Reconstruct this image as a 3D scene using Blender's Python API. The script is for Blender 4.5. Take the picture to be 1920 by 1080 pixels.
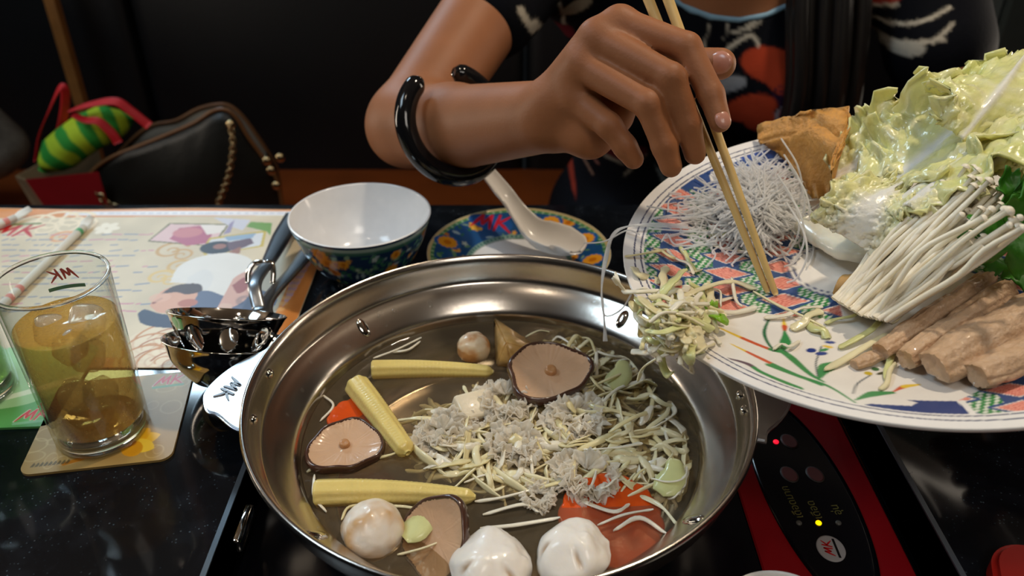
import bpy, bmesh, math, random
import numpy as np
from mathutils import Vector, Matrix, Quaternion
for o in list(bpy.data.objects): bpy.data.objects.remove(o)
SC = bpy.context.scene
COL = SC.collection
# ------------------------------------------------------------------ camera
# units: metres.  z = 0 is the table top; the floor is at z = -0.75
CAM_H, PITCH, FPX = 0.376, math.radians(32.45), 1541.8
cam = bpy.data.cameras.new('camera'); camo = bpy.data.objects.new('camera', cam); COL.objects.link(camo)
camo.location = (0, 0, CAM_H); camo.rotation_euler = (math.pi/2 - PITCH, 0, 0)
cam.sensor_width = 36.0; cam.lens = 36.0*FPX/1920.0; cam.clip_start = 0.01
cam.dof.use_dof = True; cam.dof.focus_distance = 0.50; cam.dof.aperture_fstop = 7.0
SC.camera = camo
# ------------------------------------------------------------------ world, light, exposure
W = bpy.data.worlds.new('world'); SC.world = W; W.use_nodes = True
W.node_tree.nodes['Background'].inputs[0].default_value = (0.30, 0.36, 0.45, 1)
W.node_tree.nodes['Background'].inputs[1].default_value = 0.02
SC.view_settings.view_transform = 'Standard'; SC.view_settings.look = 'None'
SC.view_settings.exposure = 0.0; SC.view_settings.gamma = 1.0
SC.view_settings.use_curve_mapping = False
def lamp(name, kind, loc, target, energy, color, **kw):
    l = bpy.data.lights.new(name, kind); o = bpy.data.objects.new(name, l); COL.objects.link(o)
    o.location = loc
    o.rotation_euler = (Vector(target)-Vector(loc)).to_track_quat('-Z', 'Y').to_euler()
    l.energy = energy; l.color = color
    for k, v in kw.items(): setattr(l, k, v)
    return o
CEIL = 1.62
# warm pendant downlight over the table, cool ceiling panels deeper in the room and behind the camera
lamp('warm_downlight', 'SPOT', (0.42, 0.80, 1.40), (0.06, 0.44, 0.0), 35, (1.0, 0.84, 0.64), spot_size=math.radians(62), spot_blend=0.5, shadow_soft_size=0.045)
lamp('warm_downlight', 'SPOT', (-0.30, 0.15, CEIL-0.03), (-0.05, 0.45, 0.0), 4, (1.0, 0.84, 0.66), spot_size=math.radians(70), spot_blend=0.6, shadow_soft_size=0.05)
lamp('cool_ceiling_panel', 'AREA', (-1.35, 2.62, CEIL-0.03), (-1.35, 2.62, 0), 38, (0.60, 0.83, 1.0), shape='RECTANGLE', size=0.62, size_y=0.5)
lamp('cool_ceiling_panel', 'AREA', (-1.25, 0.35, CEIL-0.03), (-1.25, 0.35, 0), 13, (0.66, 0.85, 1.0), shape='RECTANGLE', size=0.6, size_y=0.6)
lamp('neutral_ceiling_panel', 'AREA', (0.35, -0.75, CEIL-0.03), (0.35, -0.75, 0), 9, (1.0, 0.92, 0.82), shape='RECTANGLE', size=0.6, size_y=0.6)
lamp('added_uplight', 'AREA', (-2.32, 0.9, 1.31), (-1.9, 0.9, 1.8), 20, (1.0, 0.86, 0.70), shape='RECTANGLE', size=0.1, size_y=4.0)  # both wall uplights are added to brighten the ceiling mirrored in the steel
lamp('added_uplight', 'AREA', (2.12, 0.9, 1.31), (1.7, 0.9, 1.8), 14, (1.0, 0.86, 0.70), shape='RECTANGLE', size=0.1, size_y=4.0)
# ------------------------------------------------------------------ pixel -> point helpers (frame 1920 x 1080)
_c, _s = math.cos(PITCH), math.sin(PITCH)
def ray(x, y):
    a, b = (x-960)/FPX, (540-y)/FPX
    return Vector((a, _c + b*_s, -_s + b*_c))
ORG = Vector((0, 0, CAM_H))
def P(x, y, z=0.0):
    d = ray(x, y); return ORG + d*((z-CAM_H)/d.z)
def PD(x, y, dist): return ORG + ray(x, y).normalized()*dist
def PY(x, y, Y): d = ray(x, y); return ORG + d*(Y/d.y)
# ------------------------------------------------------------------ object helpers
def tag(o, label=None, cat=None, group=None, kind=None):
    if label: o['label'] = label
    if cat: o['category'] = cat
    if group: o['group'] = group
    if kind: o['kind'] = kind
    return o
def empty(name, loc=(0, 0, 0), rz=0.0, label=None, cat=None, group=None):
    o = bpy.data.objects.new(name, None); COL.objects.link(o); o.empty_display_size = 0.02
    o.location = loc; o.rotation_euler = (0, 0, rz)
    return tag(o, label, cat, group)
def mk(name, V, F, mat=None, parent=None, smooth=True, col=None, loc=None, sharp=None):
    """one mesh object; with a parent the coordinates are the parent's local ones"""
    me = bpy.data.meshes.new(name)
    V = np.asarray(V, dtype=np.float32).reshape(-1, 3)
    if isinstance(F, np.ndarray):
        n, k = F.shape
        me.vertices.add(len(V)); me.vertices.foreach_set('co', V.ravel())
        me.loops.add(n*k); me.loops.foreach_set('vertex_index', F.astype(np.int32).ravel())
        me.polygons.add(n); me.polygons.foreach_set('loop_start', np.arange(0, n*k, k, dtype=np.int32))
        me.polygons.foreach_set('loop_total', np.full(n, k, dtype=np.int32))
        me.update(calc_edges=True)
    else:
        me.from_pydata([tuple(map(float, v)) for v in V], [], F); me.update()
    me.polygons.foreach_set('use_smooth', np.full(len(me.polygons), bool(smooth)))
    if col is not None:
        a = me.color_attributes.new('Col', 'FLOAT_COLOR', 'POINT')
        c = np.ones((len(V), 4), np.float32); c[:, :3] = col; a.data.foreach_set('color', c.ravel())
    if sharp is not None: me.set_sharp_from_angle(angle=math.radians(sharp))
    if mat:
        for m in (mat if isinstance(mat, (list, tuple)) else [mat]): me.materials.append(m)
    o = bpy.data.objects.new(name, me); COL.objects.link(o)
    if parent: o.parent = parent
    if loc is not None: o.location = loc
    return o
def copy_tree(o, parent=None):
    c = o.copy(); COL.objects.link(c); c.parent = parent
    for ch in list(o.children): copy_tree(ch, c)
    return c
class MB:
    """collects pieces into one mesh"""
    def __init__(s): s.V = []; s.F = []; s.n = 0
    def add(s, V, F):
        V = np.asarray(V, float).reshape(-1, 3)
        s.V.append(V); s.F += [tuple(int(i)+s.n for i in f) for f in F]; s.n += len(V); return s
    def box(s, lo, hi):
        x0, y0, z0 = lo; x1, y1, z1 = hi
        return s.add([(x0,y0,z0),(x1,y0,z0),(x1,y1,z0),(x0,y1,z0),(x0,y0,z1),(x1,y0,z1),(x1,y1,z1),(x0,y1,z1)],
                     [(0,3,2,1),(4,5,6,7),(0,1,5,4),(1,2,6,5),(2,3,7,6),(3,0,4,7)])
    def build(s, name, mat, parent=None, **kw): return mk(name, np.concatenate(s.V), s.F, mat, parent, **kw)
def rbox(lo, hi, r=0.003, seg=2):
    bm = bmesh.new(); bmesh.ops.create_cube(bm, size=1)
    lo, hi = Vector(lo), Vector(hi); c = (lo+hi)/2; d = hi-lo
    for v in bm.verts: v.co = Vector((v.co.x*d.x, v.co.y*d.y, v.co.z*d.z)) + c
    bmesh.ops.bevel(bm, geom=bm.edges[:], offset=r, segments=seg, affect='EDGES', profile=0.5)
    V = [tuple(v.co) for v in bm.verts]; bm.verts.index_update(); F = [tuple(v.index for v in f.verts) for f in bm.faces]
    bm.free(); return V, F
def grid_faces(nu, nv, cu=False, cv=False):
    iu = np.arange(nu if cu else nu-1); iv = np.arange(nv if cv else nv-1)
    a, b = np.meshgrid(iu, iv, indexing='ij'); a = a.ravel(); b = b.ravel()
    a2 = (a+1) % nu; b2 = (b+1) % nv
    return np.stack([a*nv+b, a2*nv+b, a2*nv+b2, a*nv+b2], 1)
def lathe(prof, seg=64, wob=None):
    """profile [(r, z)] revolved about z; open ends with r == 0 are fine"""
    prof = np.asarray(prof, float); th = np.linspace(0, 2*math.pi, seg, endpoint=False)
    V = np.zeros((seg, len(prof), 3))
    V[:, :, 0] = np.cos(th)[:, None]*prof[None, :, 0]; V[:, :, 1] = np.sin(th)[:, None]*prof[None, :, 0]; V[:, :, 2] = prof[None, :, 1]
    if wob is not None: V = wob(V, th)
    return V.reshape(-1, 3), grid_faces(seg, len(prof), cu=True)
def smooth_prof(pts, n=6):
    """Catmull-Rom through profile points"""
    p = np.asarray(pts, float); q = np.vstack([2*p[0]-p[1], p, 2*p[-1]-p[-2]]); out = []
    for i in range(1, len(q)-2):
        for t in np.linspace(0, 1, n, endpoint=False):
            a, b, c, d = q[i-1], q[i], q[i+1], q[i+2]
            out.append(0.5*((2*b)+(-a+c)*t+(2*a-5*b+4*c-d)*t*t+(-a+3*b-3*c+d)*t**3))
    out.append(p[-1]); return np.array(out)
def frames(path):
    p = np.asarray(path, float); T = np.gradient(p, axis=0); T /= np.linalg.norm(T, axis=1)[:, None]+1e-12
    n = np.cross(T[0], [0, 0, 1.0]);
    if np.linalg.norm(n) < 1e-3: n = np.cross(T[0], [0, 1.0, 0])
    n /= np.linalg.norm(n); N = [n]
    for i in range(1, len(p)):
        n = N[-1]-T[i]*(N[-1]@T[i]); n /= np.linalg.norm(n)+1e-12; N.append(n)
    N = np.array(N); return p, T, N, np.cross(T, N)
def tube(path, rad, seg=10, flat=1.0, cap=True):
    """swept tube; rad scalar or list; flat scales the second axis"""
    p, T, N, B = frames(path); m = len(p); rad = np.broadcast_to(np.asarray(rad, float), (m,))
    th = np.linspace(0, 2*math.pi, seg, endpoint=False)
    V = p[:, None]+rad[:, None, None]*(np.cos(th)[None, :, None]*N[:, None]+flat*np.sin(th)[None, :, None]*B[:, None])
    F = [tuple(f) for f in grid_faces(m, seg, cv=True)[:, ::-1].tolist()]
    V = V.reshape(-1, 3)
    if cap: F += [tuple(range(seg)), tuple(range((m-1)*seg, m*seg))[::-1]]
    return V, F
def curve(pts, n=8): return smooth_prof(pts, n)
def ribbon(path, width, thick, twist=0.0, up=None, cup=0.0, nv=5):
    """thin closed strip along a path, with real thickness"""
    p, T, N, B = frames(path); m = len(p); width = np.broadcast_to(np.asarray(width, float), (m,))
    a = np.linspace(0, twist, m) if np.isscalar(twist) else np.asarray(twist)
    n2 = np.cos(a)[:, None]*N+np.sin(a)[:, None]*B; b2 = np.cross(T, n2)
    s = np.linspace(-1, 1, nv)
    top = p[:, None]+0.5*width[:, None, None]*s[None, :, None]*n2[:, None]+(thick/2+cup*width[:, None, None]*(s**2)[None, :, None])*b2[:, None]
    bot = top-thick*b2[:, None]
    ring = np.concatenate([top, bot[:, ::-1]], 1); k = 2*nv
    F = [tuple(f) for f in grid_faces(m, k, cv=True).tolist()]
    F += [tuple(range(k))[::-1], tuple(range((m-1)*k, m*k))]
    return ring.reshape(-1, 3), F
def xform(V, M): V = np.asarray(V, float).reshape(-1, 3); A = np.array(M); return V@A[:3, :3].T+A[:3, 3]
def extrude_poly(pts, z0, z1):
    n = len(pts); V = [(x, y, z0) for x, y in pts]+[(x, y, z1) for x, y in pts]
    F = [tuple(range(n))[::-1], tuple(range(n, 2*n))]+[(i, (i+1) % n, n+(i+1) % n, n+i) for i in range(n)]
    return V, F
# value noise for shapes
def vnoise(p, seed=0):
    p = np.asarray(p, float); i = np.floor(p).astype(np.int64); f = p-i; f = f*f*(3-2*f)
    def h(ix, iy, iz):
        n = (ix*374761393+iy*668265263+iz*2147483647+seed*1274126177) & 0xffffffff
        n = ((n ^ (n >> 13))*1274126177) & 0xffffffff
        return ((n ^ (n >> 16)) & 0xffff)/32767.5-1
    r = 0
    for dx in (0, 1):
        for dy in (0, 1):
            for dz in (0, 1):
                w = (f[..., 0] if dx else 1-f[..., 0])*(f[..., 1] if dy else 1-f[..., 1])*(f[..., 2] if dz else 1-f[..., 2])
                r = r+w*h(i[..., 0]+dx, i[..., 1]+dy, i[..., 2]+dz)
    return r
def fbm(p, seed=0, o=3):
    p = np.asarray(p, float); return sum(vnoise(p*2**k, seed+k)/2**k for k in range(o))
# ------------------------------------------------------------------ materials
def lin(c):
    c = np.asarray(c, float); return np.where(c <= 0.04045, c/12.92, ((c+0.055)/1.055)**2.4)
def rgb(h): return lin([int(h[i:i+2], 16)/255 for i in (0, 2, 4)])
def mat(name, color=(0.8, 0.8, 0.8), rough=0.5, metal=0.0, var=0.08, vscale=40.0, bump=0.0, bscale=200.0, attr=False, spec=0.5,
        trans=0.0, ior=1.45, sss=0.0, sssr=(0.01, 0.005, 0.003), coat=0.0, alpha=1.0, emit=None, estr=0.0, sheen=0.0):
    m = bpy.data.materials.new(name); m.use_nodes = True; nt = m.node_tree; b = nt.nodes['Principled BSDF']
    tc = nt.nodes.new('ShaderNodeTexCoord')
    if attr:
        src = nt.nodes.new('ShaderNodeAttribute'); src.attribute_name = 'Col'; out = src.outputs['Color']
    else:
        src = nt.nodes.new('ShaderNodeRGB'); src.outputs[0].default_value = (*color, 1); out = src.outputs[0]
    if var > 0:
        nz = nt.nodes.new('ShaderNodeTexNoise'); nz.inputs['Scale'].default_value = vscale; nz.inputs['Detail'].default_value = 4
        nt.links.new(tc.outputs['Object'], nz.inputs['Vector'])
        mr = nt.nodes.new('ShaderNodeMapRange'); mr.inputs[3].default_value = 1-var*1.6; mr.inputs[4].default_value = 1+var*1.6
        nt.links.new(nz.outputs['Fac'], mr.inputs[0])
        mx = nt.nodes.new('ShaderNodeVectorMath'); mx.operation = 'SCALE'
        nt.links.new(out, mx.inputs[0]); nt.links.new(mr.outputs[0], mx.inputs['Scale']); out = mx.outputs[0]
    nt.links.new(out, b.inputs['Base Color'])
    I = b.inputs
    I['Roughness'].default_value = rough; I['Metallic'].default_value = metal; I['Specular IOR Level'].default_value = spec
    I['Transmission Weight'].default_value = trans; I['IOR'].default_value = ior; I['Coat Weight'].default_value = coat; I['Alpha'].default_value = alpha
    if sss: I['Subsurface Weight'].default_value = sss; I['Subsurface Radius'].default_value = sssr; I['Subsurface Scale'].default_value = 1.0
    if sheen: I['Sheen Weight'].default_value = sheen
    if emit is not None: I['Emission Color'].default_value = (*emit, 1); I['Emission Strength'].default_value = estr
    if bump > 0:
        n2 = nt.nodes.new('ShaderNodeTexNoise'); n2.inputs['Scale'].default_value = bscale; n2.inputs['Detail'].default_value = 5
        nt.links.new(tc.outputs['Object'], n2.inputs['Vector'])
        bp = nt.nodes.new('ShaderNodeBump'); bp.inputs['Strength'].default_value = bump; bp.inputs['Distance'].default_value = 0.002
        nt.links.new(n2.outputs['Fac'], bp.inputs['Height']); nt.links.new(bp.outputs[0], b.inputs['Normal'])
    return m
def clear_mat(name, tint, body, bodyfac, ior=1.33, rough=0.02):
    """thin clear stuff: tinted see-through + a little milky body + fresnel reflection"""
    m = bpy.data.materials.new(name); m.use_nodes = True; nt = m.node_tree
    for n in list(nt.nodes): nt.nodes.remove(n)
    o = nt.nodes.new('ShaderNodeOutputMaterial'); tr = nt.nodes.new('ShaderNodeBsdfTransparent'); tr.inputs[0].default_value = (*tint, 1)
    df = nt.nodes.new('ShaderNodeBsdfPrincipled'); df.inputs['Base Color'].default_value = (*body, 1); df.inputs['Roughness'].default_value = 0.4
    nz = nt.nodes.new('ShaderNodeTexNoise'); nz.inputs['Scale'].default_value = 30
    mr = nt.nodes.new('ShaderNodeMapRange'); mr.inputs[3].default_value = bodyfac*0.7; mr.inputs[4].default_value = bodyfac*1.3
    nt.links.new(nz.outputs['Fac'], mr.inputs[0])
    m1 = nt.nodes.new('ShaderNodeMixShader'); nt.links.new(mr.outputs[0], m1.inputs[0]); nt.links.new(tr.outputs[0], m1.inputs[1]); nt.links.new(df.outputs[0], m1.inputs[2])
    gl = nt.nodes.new('ShaderNodeBsdfGlossy'); gl.inputs['Roughness'].default_value = rough
    lw = nt.nodes.new('ShaderNodeLayerWeight'); pw = nt.nodes.new('ShaderNodeMath'); pw.operation = 'POWER'; pw.inputs[1].default_value = 5.0; nt.links.new(lw.outputs['Facing'], pw.inputs[0])
    f0 = ((ior-1)/(ior+1))**2; fr = nt.nodes.new('ShaderNodeMath'); fr.operation = 'MULTIPLY_ADD'; fr.inputs[1].default_value = 1-f0; fr.inputs[2].default_value = f0; nt.links.new(pw.outputs[0], fr.inputs[0])
    m2 = nt.nodes.new('ShaderNodeMixShader'); nt.links.new(fr.outputs[0], m2.inputs[0]); nt.links.new(m1.outputs[0], m2.inputs[1]); nt.links.new(gl.outputs[0], m2.inputs[2])
    nt.links.new(m2.outputs[0], o.inputs[0]); return m
def milky_mat(name, c, clear):
    """light-scattering translucent stuff: diffuse + translucent, partly see-through"""
    m = bpy.data.materials.new(name); m.use_nodes = True; nt = m.node_tree; b = nt.nodes['Principled BSDF']; out = nt.nodes['Material Output']
    b.inputs['Base Color'].default_value = (*c, 1); b.inputs['Roughness'].default_value = 0.22
    tl = nt.nodes.new('ShaderNodeBsdfTranslucent'); tl.inputs[0].default_value = (*c, 1); tr = nt.nodes.new('ShaderNodeBsdfTransparent')
    nz = nt.nodes.new('ShaderNodeTexNoise'); nz.inputs['Scale'].default_value = 80; mr = nt.nodes.new('ShaderNodeMapRange'); mr.inputs[3].default_value = clear*0.7; mr.inputs[4].default_value = clear*1.3; nt.links.new(nz.outputs['Fac'], mr.inputs[0])
    m1 = nt.nodes.new('ShaderNodeMixShader'); m1.inputs[0].default_value = 0.6; nt.links.new(b.outputs[0], m1.inputs[1]); nt.links.new(tl.outputs[0], m1.inputs[2])
    m2 = nt.nodes.new('ShaderNodeMixShader'); nt.links.new(mr.outputs[0], m2.inputs[0]); nt.links.new(m1.outputs[0], m2.inputs[1]); nt.links.new(tr.outputs[0], m2.inputs[2]); nt.links.new(m2.outputs[0], out.inputs[0]); return m
# ------------------------------------------------------------------ flat prints: a numpy canvas sampled into colour attributes
class Canvas:
    """print on a flat surface; coordinates in metres, origin at the centre"""
    def __init__(s, w, h, res, base):
        s.w, s.h, s.res = w, h, res; s.nx, s.ny = int(round(w/res))+1, int(round(h/res))+1
        s.x = np.linspace(-w/2, w/2, s.nx); s.y = np.linspace(-h/2, h/2, s.ny)
        s.a = np.zeros((s.nx, s.ny, 3), np.float32); s.a[:] = rgb(base)
        s.X, s.Y = np.meshgrid(s.x, s.y, indexing='ij')
    def box(s, x0, x1, y0, y1):
        i0, i1 = np.searchsorted(s.x, [x0, x1]); j0, j1 = np.searchsorted(s.y, [y0, y1])
        return slice(max(i0-1, 0), i1+1), slice(max(j0-1, 0), j1+1)
    def put(s, sl, m, c, al=1.0):
        c = rgb(c) if isinstance(c, str) else np.asarray(c)
        m = np.clip(m, 0, 1)[..., None]*al; s.a[sl] = s.a[sl]*(1-m)+c*m
    def poly(s, pts, c, al=1.0):
        p = np.asarray(pts, float); sl = s.box(p[:, 0].min(), p[:, 0].max(), p[:, 1].min(), p[:, 1].max())
        X, Y = s.X[sl], s.Y[sl]; ins = np.zeros(X.shape, bool); n = len(p)
        for i in range(n):
            (x1, y1), (x2, y2) = p[i], p[(i+1) % n]
            if y1 == y2: continue
            cr = ((y1 > Y) != (y2 > Y)) & (X < (x2-x1)*(Y-y1)/(y2-y1)+x1); ins ^= cr
        s.put(sl, ins.astype(float), c, al)
    def line(s, pts, wid, c, al=1.0):
        p = np.asarray(pts, float); wid = np.broadcast_to(np.asarray(wid, float), (len(p),)); w = wid.max()
        sl = s.box(p[:, 0].min()-w, p[:, 0].max()+w, p[:, 1].min()-w, p[:, 1].max()+w); X, Y = s.X[sl], s.Y[sl]
        m = np.zeros(X.shape)
        for i in range(len(p)-1):
            a, b = p[i], p[i+1]; d = b-a; t = np.clip(((X-a[0])*d[0]+(Y-a[1])*d[1])/(d@d+1e-15), 0, 1)
            q = np.hypot(X-a[0]-t*d[0], Y-a[1]-t*d[1]); r = (wid[i]*(1-t)+wid[i+1]*t)/2
            m = np.maximum(m, np.clip((r-q)/s.res+0.5, 0, 1))
        s.put(sl, m, c, al)
    def ell(s, cx, cy, rx, ry, c, rot=0.0, al=1.0, ring=None):
        r = max(rx, ry); sl = s.box(cx-r, cx+r, cy-r, cy+r); X, Y = s.X[sl]-cx, s.Y[sl]-cy
        u = X*math.cos(rot)+Y*math.sin(rot); v = -X*math.sin(rot)+Y*math.cos(rot); q = np.hypot(u/rx, v/ry)
        m = np.clip((1-q)*min(rx, ry)/s.res+0.5, 0, 1)
        if ring: m = m*np.clip((q-(1-ring))*min(rx, ry)/s.res+0.5, 0, 1)
        s.put(sl, m, c, al)
    def flower(s, cx, cy, r, c, n=8, c2=None, rot=0):
        for k in range(n):
            a = rot+2*math.pi*k/n; s.ell(cx+0.6*r*math.cos(a), cy+0.6*r*math.sin(a), 0.45*r, 0.3*r, c, a)
        s.ell(cx, cy, 0.4*r, 0.4*r, c2 or c)
    def leaf(s, x, y, L, wd, rot, c):
        t = np.linspace(0, 1, 9); w = wd*np.sin(np.pi*t**0.8); s.line(np.stack([x+L*t*math.cos(rot), y+L*t*math.sin(rot)], 1), w, c)
    def logo(s, cx, cy, size, rot, c, under=None, flip=1):
        """the two brush letters M K, optionally with the bar of small capitals under them"""
        ca, sa = math.cos(rot), math.sin(rot)
        T = lambda pts: [(cx+size*(ca*x*flip-sa*y), cy+size*(sa*x*flip+ca*y)) for x, y in pts]
        for st, w in LOGO: s.line(T(st), [size*k for k in w], c)
        if under:
            s.line(T([(-0.6, -0.42), (0.62, -0.42)]), size*0.15, under)
    def sample(s, x, y):
        i = np.clip((np.asarray(x)+s.w/2)/s.res, 0, s.nx-1.001); j = np.clip((np.asarray(y)+s.h/2)/s.res, 0, s.ny-1.001)
        i0, j0 = i.astype(int), j.astype(int); f, g = (i-i0)[..., None], (j-j0)[..., None]
        return (s.a[i0, j0]*(1-f)*(1-g)+s.a[i0+1, j0]*f*(1-g)+s.a[i0, j0+1]*(1-f)*g+s.a[i0+1, j0+1]*f*g)
LOGO = [([(-0.62, -0.28), (-0.42, 0.02), (-0.24, 0.30)], [0.05, 0.12, 0.10]), ([(-0.24, 0.30), (-0.27, 0.0), (-0.26, -0.12)], [0.10, 0.11, 0.09]),
        ([(-0.26, -0.12), (-0.10, 0.12), (0.04, 0.30)], [0.09, 0.11, 0.10]), ([(0.04, 0.30), (-0.02, 0.0), (-0.04, -0.27)], [0.10, 0.12, 0.07]),
        ([(0.30, 0.34), (0.22, 0.05), (0.10, -0.30)], [0.08, 0.12, 0.08]), ([(0.64, 0.32), (0.44, 0.14), (0.24, 0.0)], [0.04, 0.10, 0.09]),
        ([(0.26, 0.02), (0.40, -0.12), (0.60, -0.34)], [0.09, 0.12, 0.05])]
def logo_mesh(mb, to3d, size, thick):
    """the same letters as thin raised strokes; to3d maps (x, y) -> point, thick is along its normal (third value)"""
    for st, w in LOGO:
        st = np.array(st); t = np.linspace(0, 1, 9); q = curve(np.c_[st, np.zeros(len(st))], 4)[:, :2]
        ww = np.interp(np.linspace(0, 1, len(q)), np.linspace(0, 1, len(w)), w)
        d = np.gradient(q, axis=0); d /= np.linalg.norm(d, axis=1)[:, None]; n = np.stack([-d[:, 1], d[:, 0]], 1)
        L = q+n*ww[:, None]/2; R = q-n*ww[:, None]/2; m = len(q)
        V = [to3d(*(p*size), k*thick) for k in (0, 1) for row in (L, R) for p in row]
        F = []
        for i in range(m-1):
            F += [(2*m+i, 3*m+i, 3*m+i+1, 2*m+i+1), (i, 2*m+i, 2*m+i+1, i+1), (m+i, m+i+1, 3*m+i+1, 3*m+i)]
        F += [(0, m, 3*m, 2*m), (m-1, 3*m-1, 4*m-1, 2*m-1)]
        mb.add(V, F)
def lettering(name, body, size, mat_, parent, M, extrude=0.0001, align='CENTER'):
    cu = bpy.data.curves.new(name, 'FONT'); cu.body = body; cu.size = size; cu.extrude = extrude; cu.align_x = align; cu.align_y = 'CENTER'; cu.resolution_u = 2
    tmp = bpy.data.objects.new(name, cu); COL.objects.link(tmp); dg = bpy.context.evaluated_depsgraph_get(); dg.update()
    me = bpy.data.meshes.new_from_object(tmp.evaluated_get(dg)); COL.objects.unlink(tmp); bpy.data.objects.remove(tmp)
    me.transform(M); me.materials.clear(); me.materials.append(mat_); me.name = name
    o = bpy.data.objects.new(name, me); COL.objects.link(o); o.parent = parent; return o
# ================================================================== materials used by several things
M_steel = mat('stainless_steel', (0.56, 0.51, 0.455), 0.21, 1.0, var=0.05, vscale=25, bump=0.015, bscale=300)
M_steel_dark = mat('pressed_steel_mark', (0.16, 0.15, 0.15), 0.35, 1.0, var=0.05)
M_steel_mirror = mat('mirror_steel', (0.62, 0.60, 0.57), 0.07, 1.0, var=0.03)
M_steel_satin = mat('satin_steel', (0.70, 0.72, 0.76), 0.30, 1.0, var=0.05, bump=0.02, bscale=500)
M_white_glaze = mat('white_melamine', rgb('e9e6e2'), 0.18, var=0.02)
M_print_glaze = mat('printed_glaze', attr=True, rough=0.14, var=0.03, vscale=120)
M_print_paper = mat('printed_paper', attr=True, rough=0.42, var=0.03, vscale=60, bump=0.05, bscale=60)
M_print_card = mat('printed_card', attr=True, rough=0.35, var=0.03)
M_red_ink = mat('red_ink', rgb('c01c20'), 0.4, var=0.05)
M_green_ink = mat('green_ink', rgb('2f7a5c'), 0.4, var=0.05)
M_black = mat('black_plastic', (0.008, 0.008, 0.010), 0.3, var=0.1)
# ================================================================== the room
M_ceil = mat('ceiling_paint', rgb('8d7f70'), 0.8, var=0.1, vscale=3)
M_wall = mat('dark_wall', rgb('2b2522'), 0.7, var=0.15, vscale=5)
M_floor = mat('floor_tile', rgb('2a2624'), 0.4, var=0.15, vscale=6)
M_leather = mat('black_upholstery', rgb('08080a'), 0.55, var=0.25, vscale=14, bump=0.15, bscale=120)
M_seat = mat('brown_bench_wood', rgb('8a4218'), 0.35, var=0.25, vscale=9, bump=0.05, bscale=40)
M_wood = mat('oak_trim', rgb('8a5a2c'), 0.45, var=0.25, vscale=30)
def struct(name, mb, m, **kw):
    o = mb.build(name, m, smooth=False, **kw); return tag(o, kind='structure')
struct('floor', MB().box((-2.4, -1.8, -0.80), (2.2, 3.4, -0.75)), M_floor)
struct('ceiling', MB().box((-2.4, -1.8, CEIL), (2.2, 3.4, CEIL+0.05)), M_ceil)
struct('wall_left', MB().box((-2.45, -1.8, -0.75), (-2.4, 3.4, CEIL)), M_wall)
struct('wall_right', MB().box((2.2, -1.8, -0.75), (2.25, 3.4, CEIL)), M_wall)
struct('wall_back', MB().box((-2.4, 3.4, -0.75), (2.2, 3.45, CEIL)), M_wall)
struct('wall_front', MB().box((-2.4, -1.85, -0.75), (2.2, -1.8, CEIL)), M_wall)
# ceiling fittings that carry the lights
def fitting(x, y, w, d, label, cool):
    e = empty('ceiling_light', (x, y, CEIL), label=label, cat='light')
    b = MB(); t = 0.02
    b.box((-w/2-t, -d/2-t, -0.022), (w/2+t, -d/2, 0)); b.box((-w/2-t, d/2, -0.022), (w/2+t, d/2+t, 0))
    b.box((-w/2-t, -d/2, -0.022), (-w/2, d/2, 0)); b.box((w/2, -d/2, -0.022), (w/2+t, d/2, 0))
    b.build('frame', M_wall, e, smooth=False)
    return e
fitting(-1.35, 2.62, 0.62, 0.50, 'cool white ceiling panel beyond the bench back', 1)
fitting(-1.25, 0.35, 0.60, 0.60, 'cool white ceiling panel over the aisle beside the table', 1)
fitting(0.35, -0.75, 0.60, 0.60, 'neutral white ceiling panel behind the photographer', 0)
for x0, x1, y0, y1, lb in ((-2.38, -2.26, -1.2, 3.0, 'long added uplight trough along the left wall'), (2.06, 2.18, -1.2, 3.0, 'long added uplight trough along the right wall')):
    e = empty('added_uplight', ((x0+x1)/2, (y0+y1)/2, 1.30), label=lb, cat='light')
    w_, d_ = (x1-x0)/2, (y1-y0)/2
    MB().box((-w_, -d_, -0.03), (w_, d_, -0.02)).box((-w_, -d_, -0.02), (-w_+0.008, d_, 0.02)).box((w_-0.008, -d_, -0.02), (w_, d_, 0.02)).build('trough', M_wall, e, smooth=False)  # unseen trough, added to hold each uplight
e = empty('pendant_lamp', (0.42, 0.80, 1.40), label='small black pendant spotlight hanging over the table', cat='lamp')
dv = (Vector((0.06, 0.44, 0))-Vector((0.42, 0.80, 1.40))).to_track_quat('-Z', 'Y').to_matrix().to_4x4()
V, F = lathe([(0.0, 0.09), (0.05, 0.085), (0.062, 0.0), (0.060, 0.0), (0.048, 0.08), (0.0, 0.085)], 32)
mk('lamp_shade', xform(V, dv), F, M_black, e)
V, F = tube([(0, 0, 0.08), (0, 0, 0.15), (0, 0, CEIL-1.40)], 0.004, 8); mk('cable', V, F, M_black, e)
# bench opposite: brown seat, black padded back
bench = empty('booth_bench', (0.1, 1.2, -0.75), label='dark booth bench with brown seat and black padded back', cat='bench')
V, F = rbox((-1.5, -0.36, 0.38), (1.35, 0.32, 0.45), 0.02, 3); mk('seat', V, F, M_seat, bench)
V, F = rbox((-1.5, -0.33, 0.0), (1.35, 0.30, 0.385), 0.005, 1); mk('plinth', V, F, M_leather, bench, smooth=False)
for i in range(4):
    x0 = -1.5+i*0.7125
    V, F = rbox((x0+0.003, 0.30, 0.40), (x0+0.7095, 0.42, 1.14), 0.03, 4); mk('back_cushion', V, F, M_leather, bench)
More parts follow.
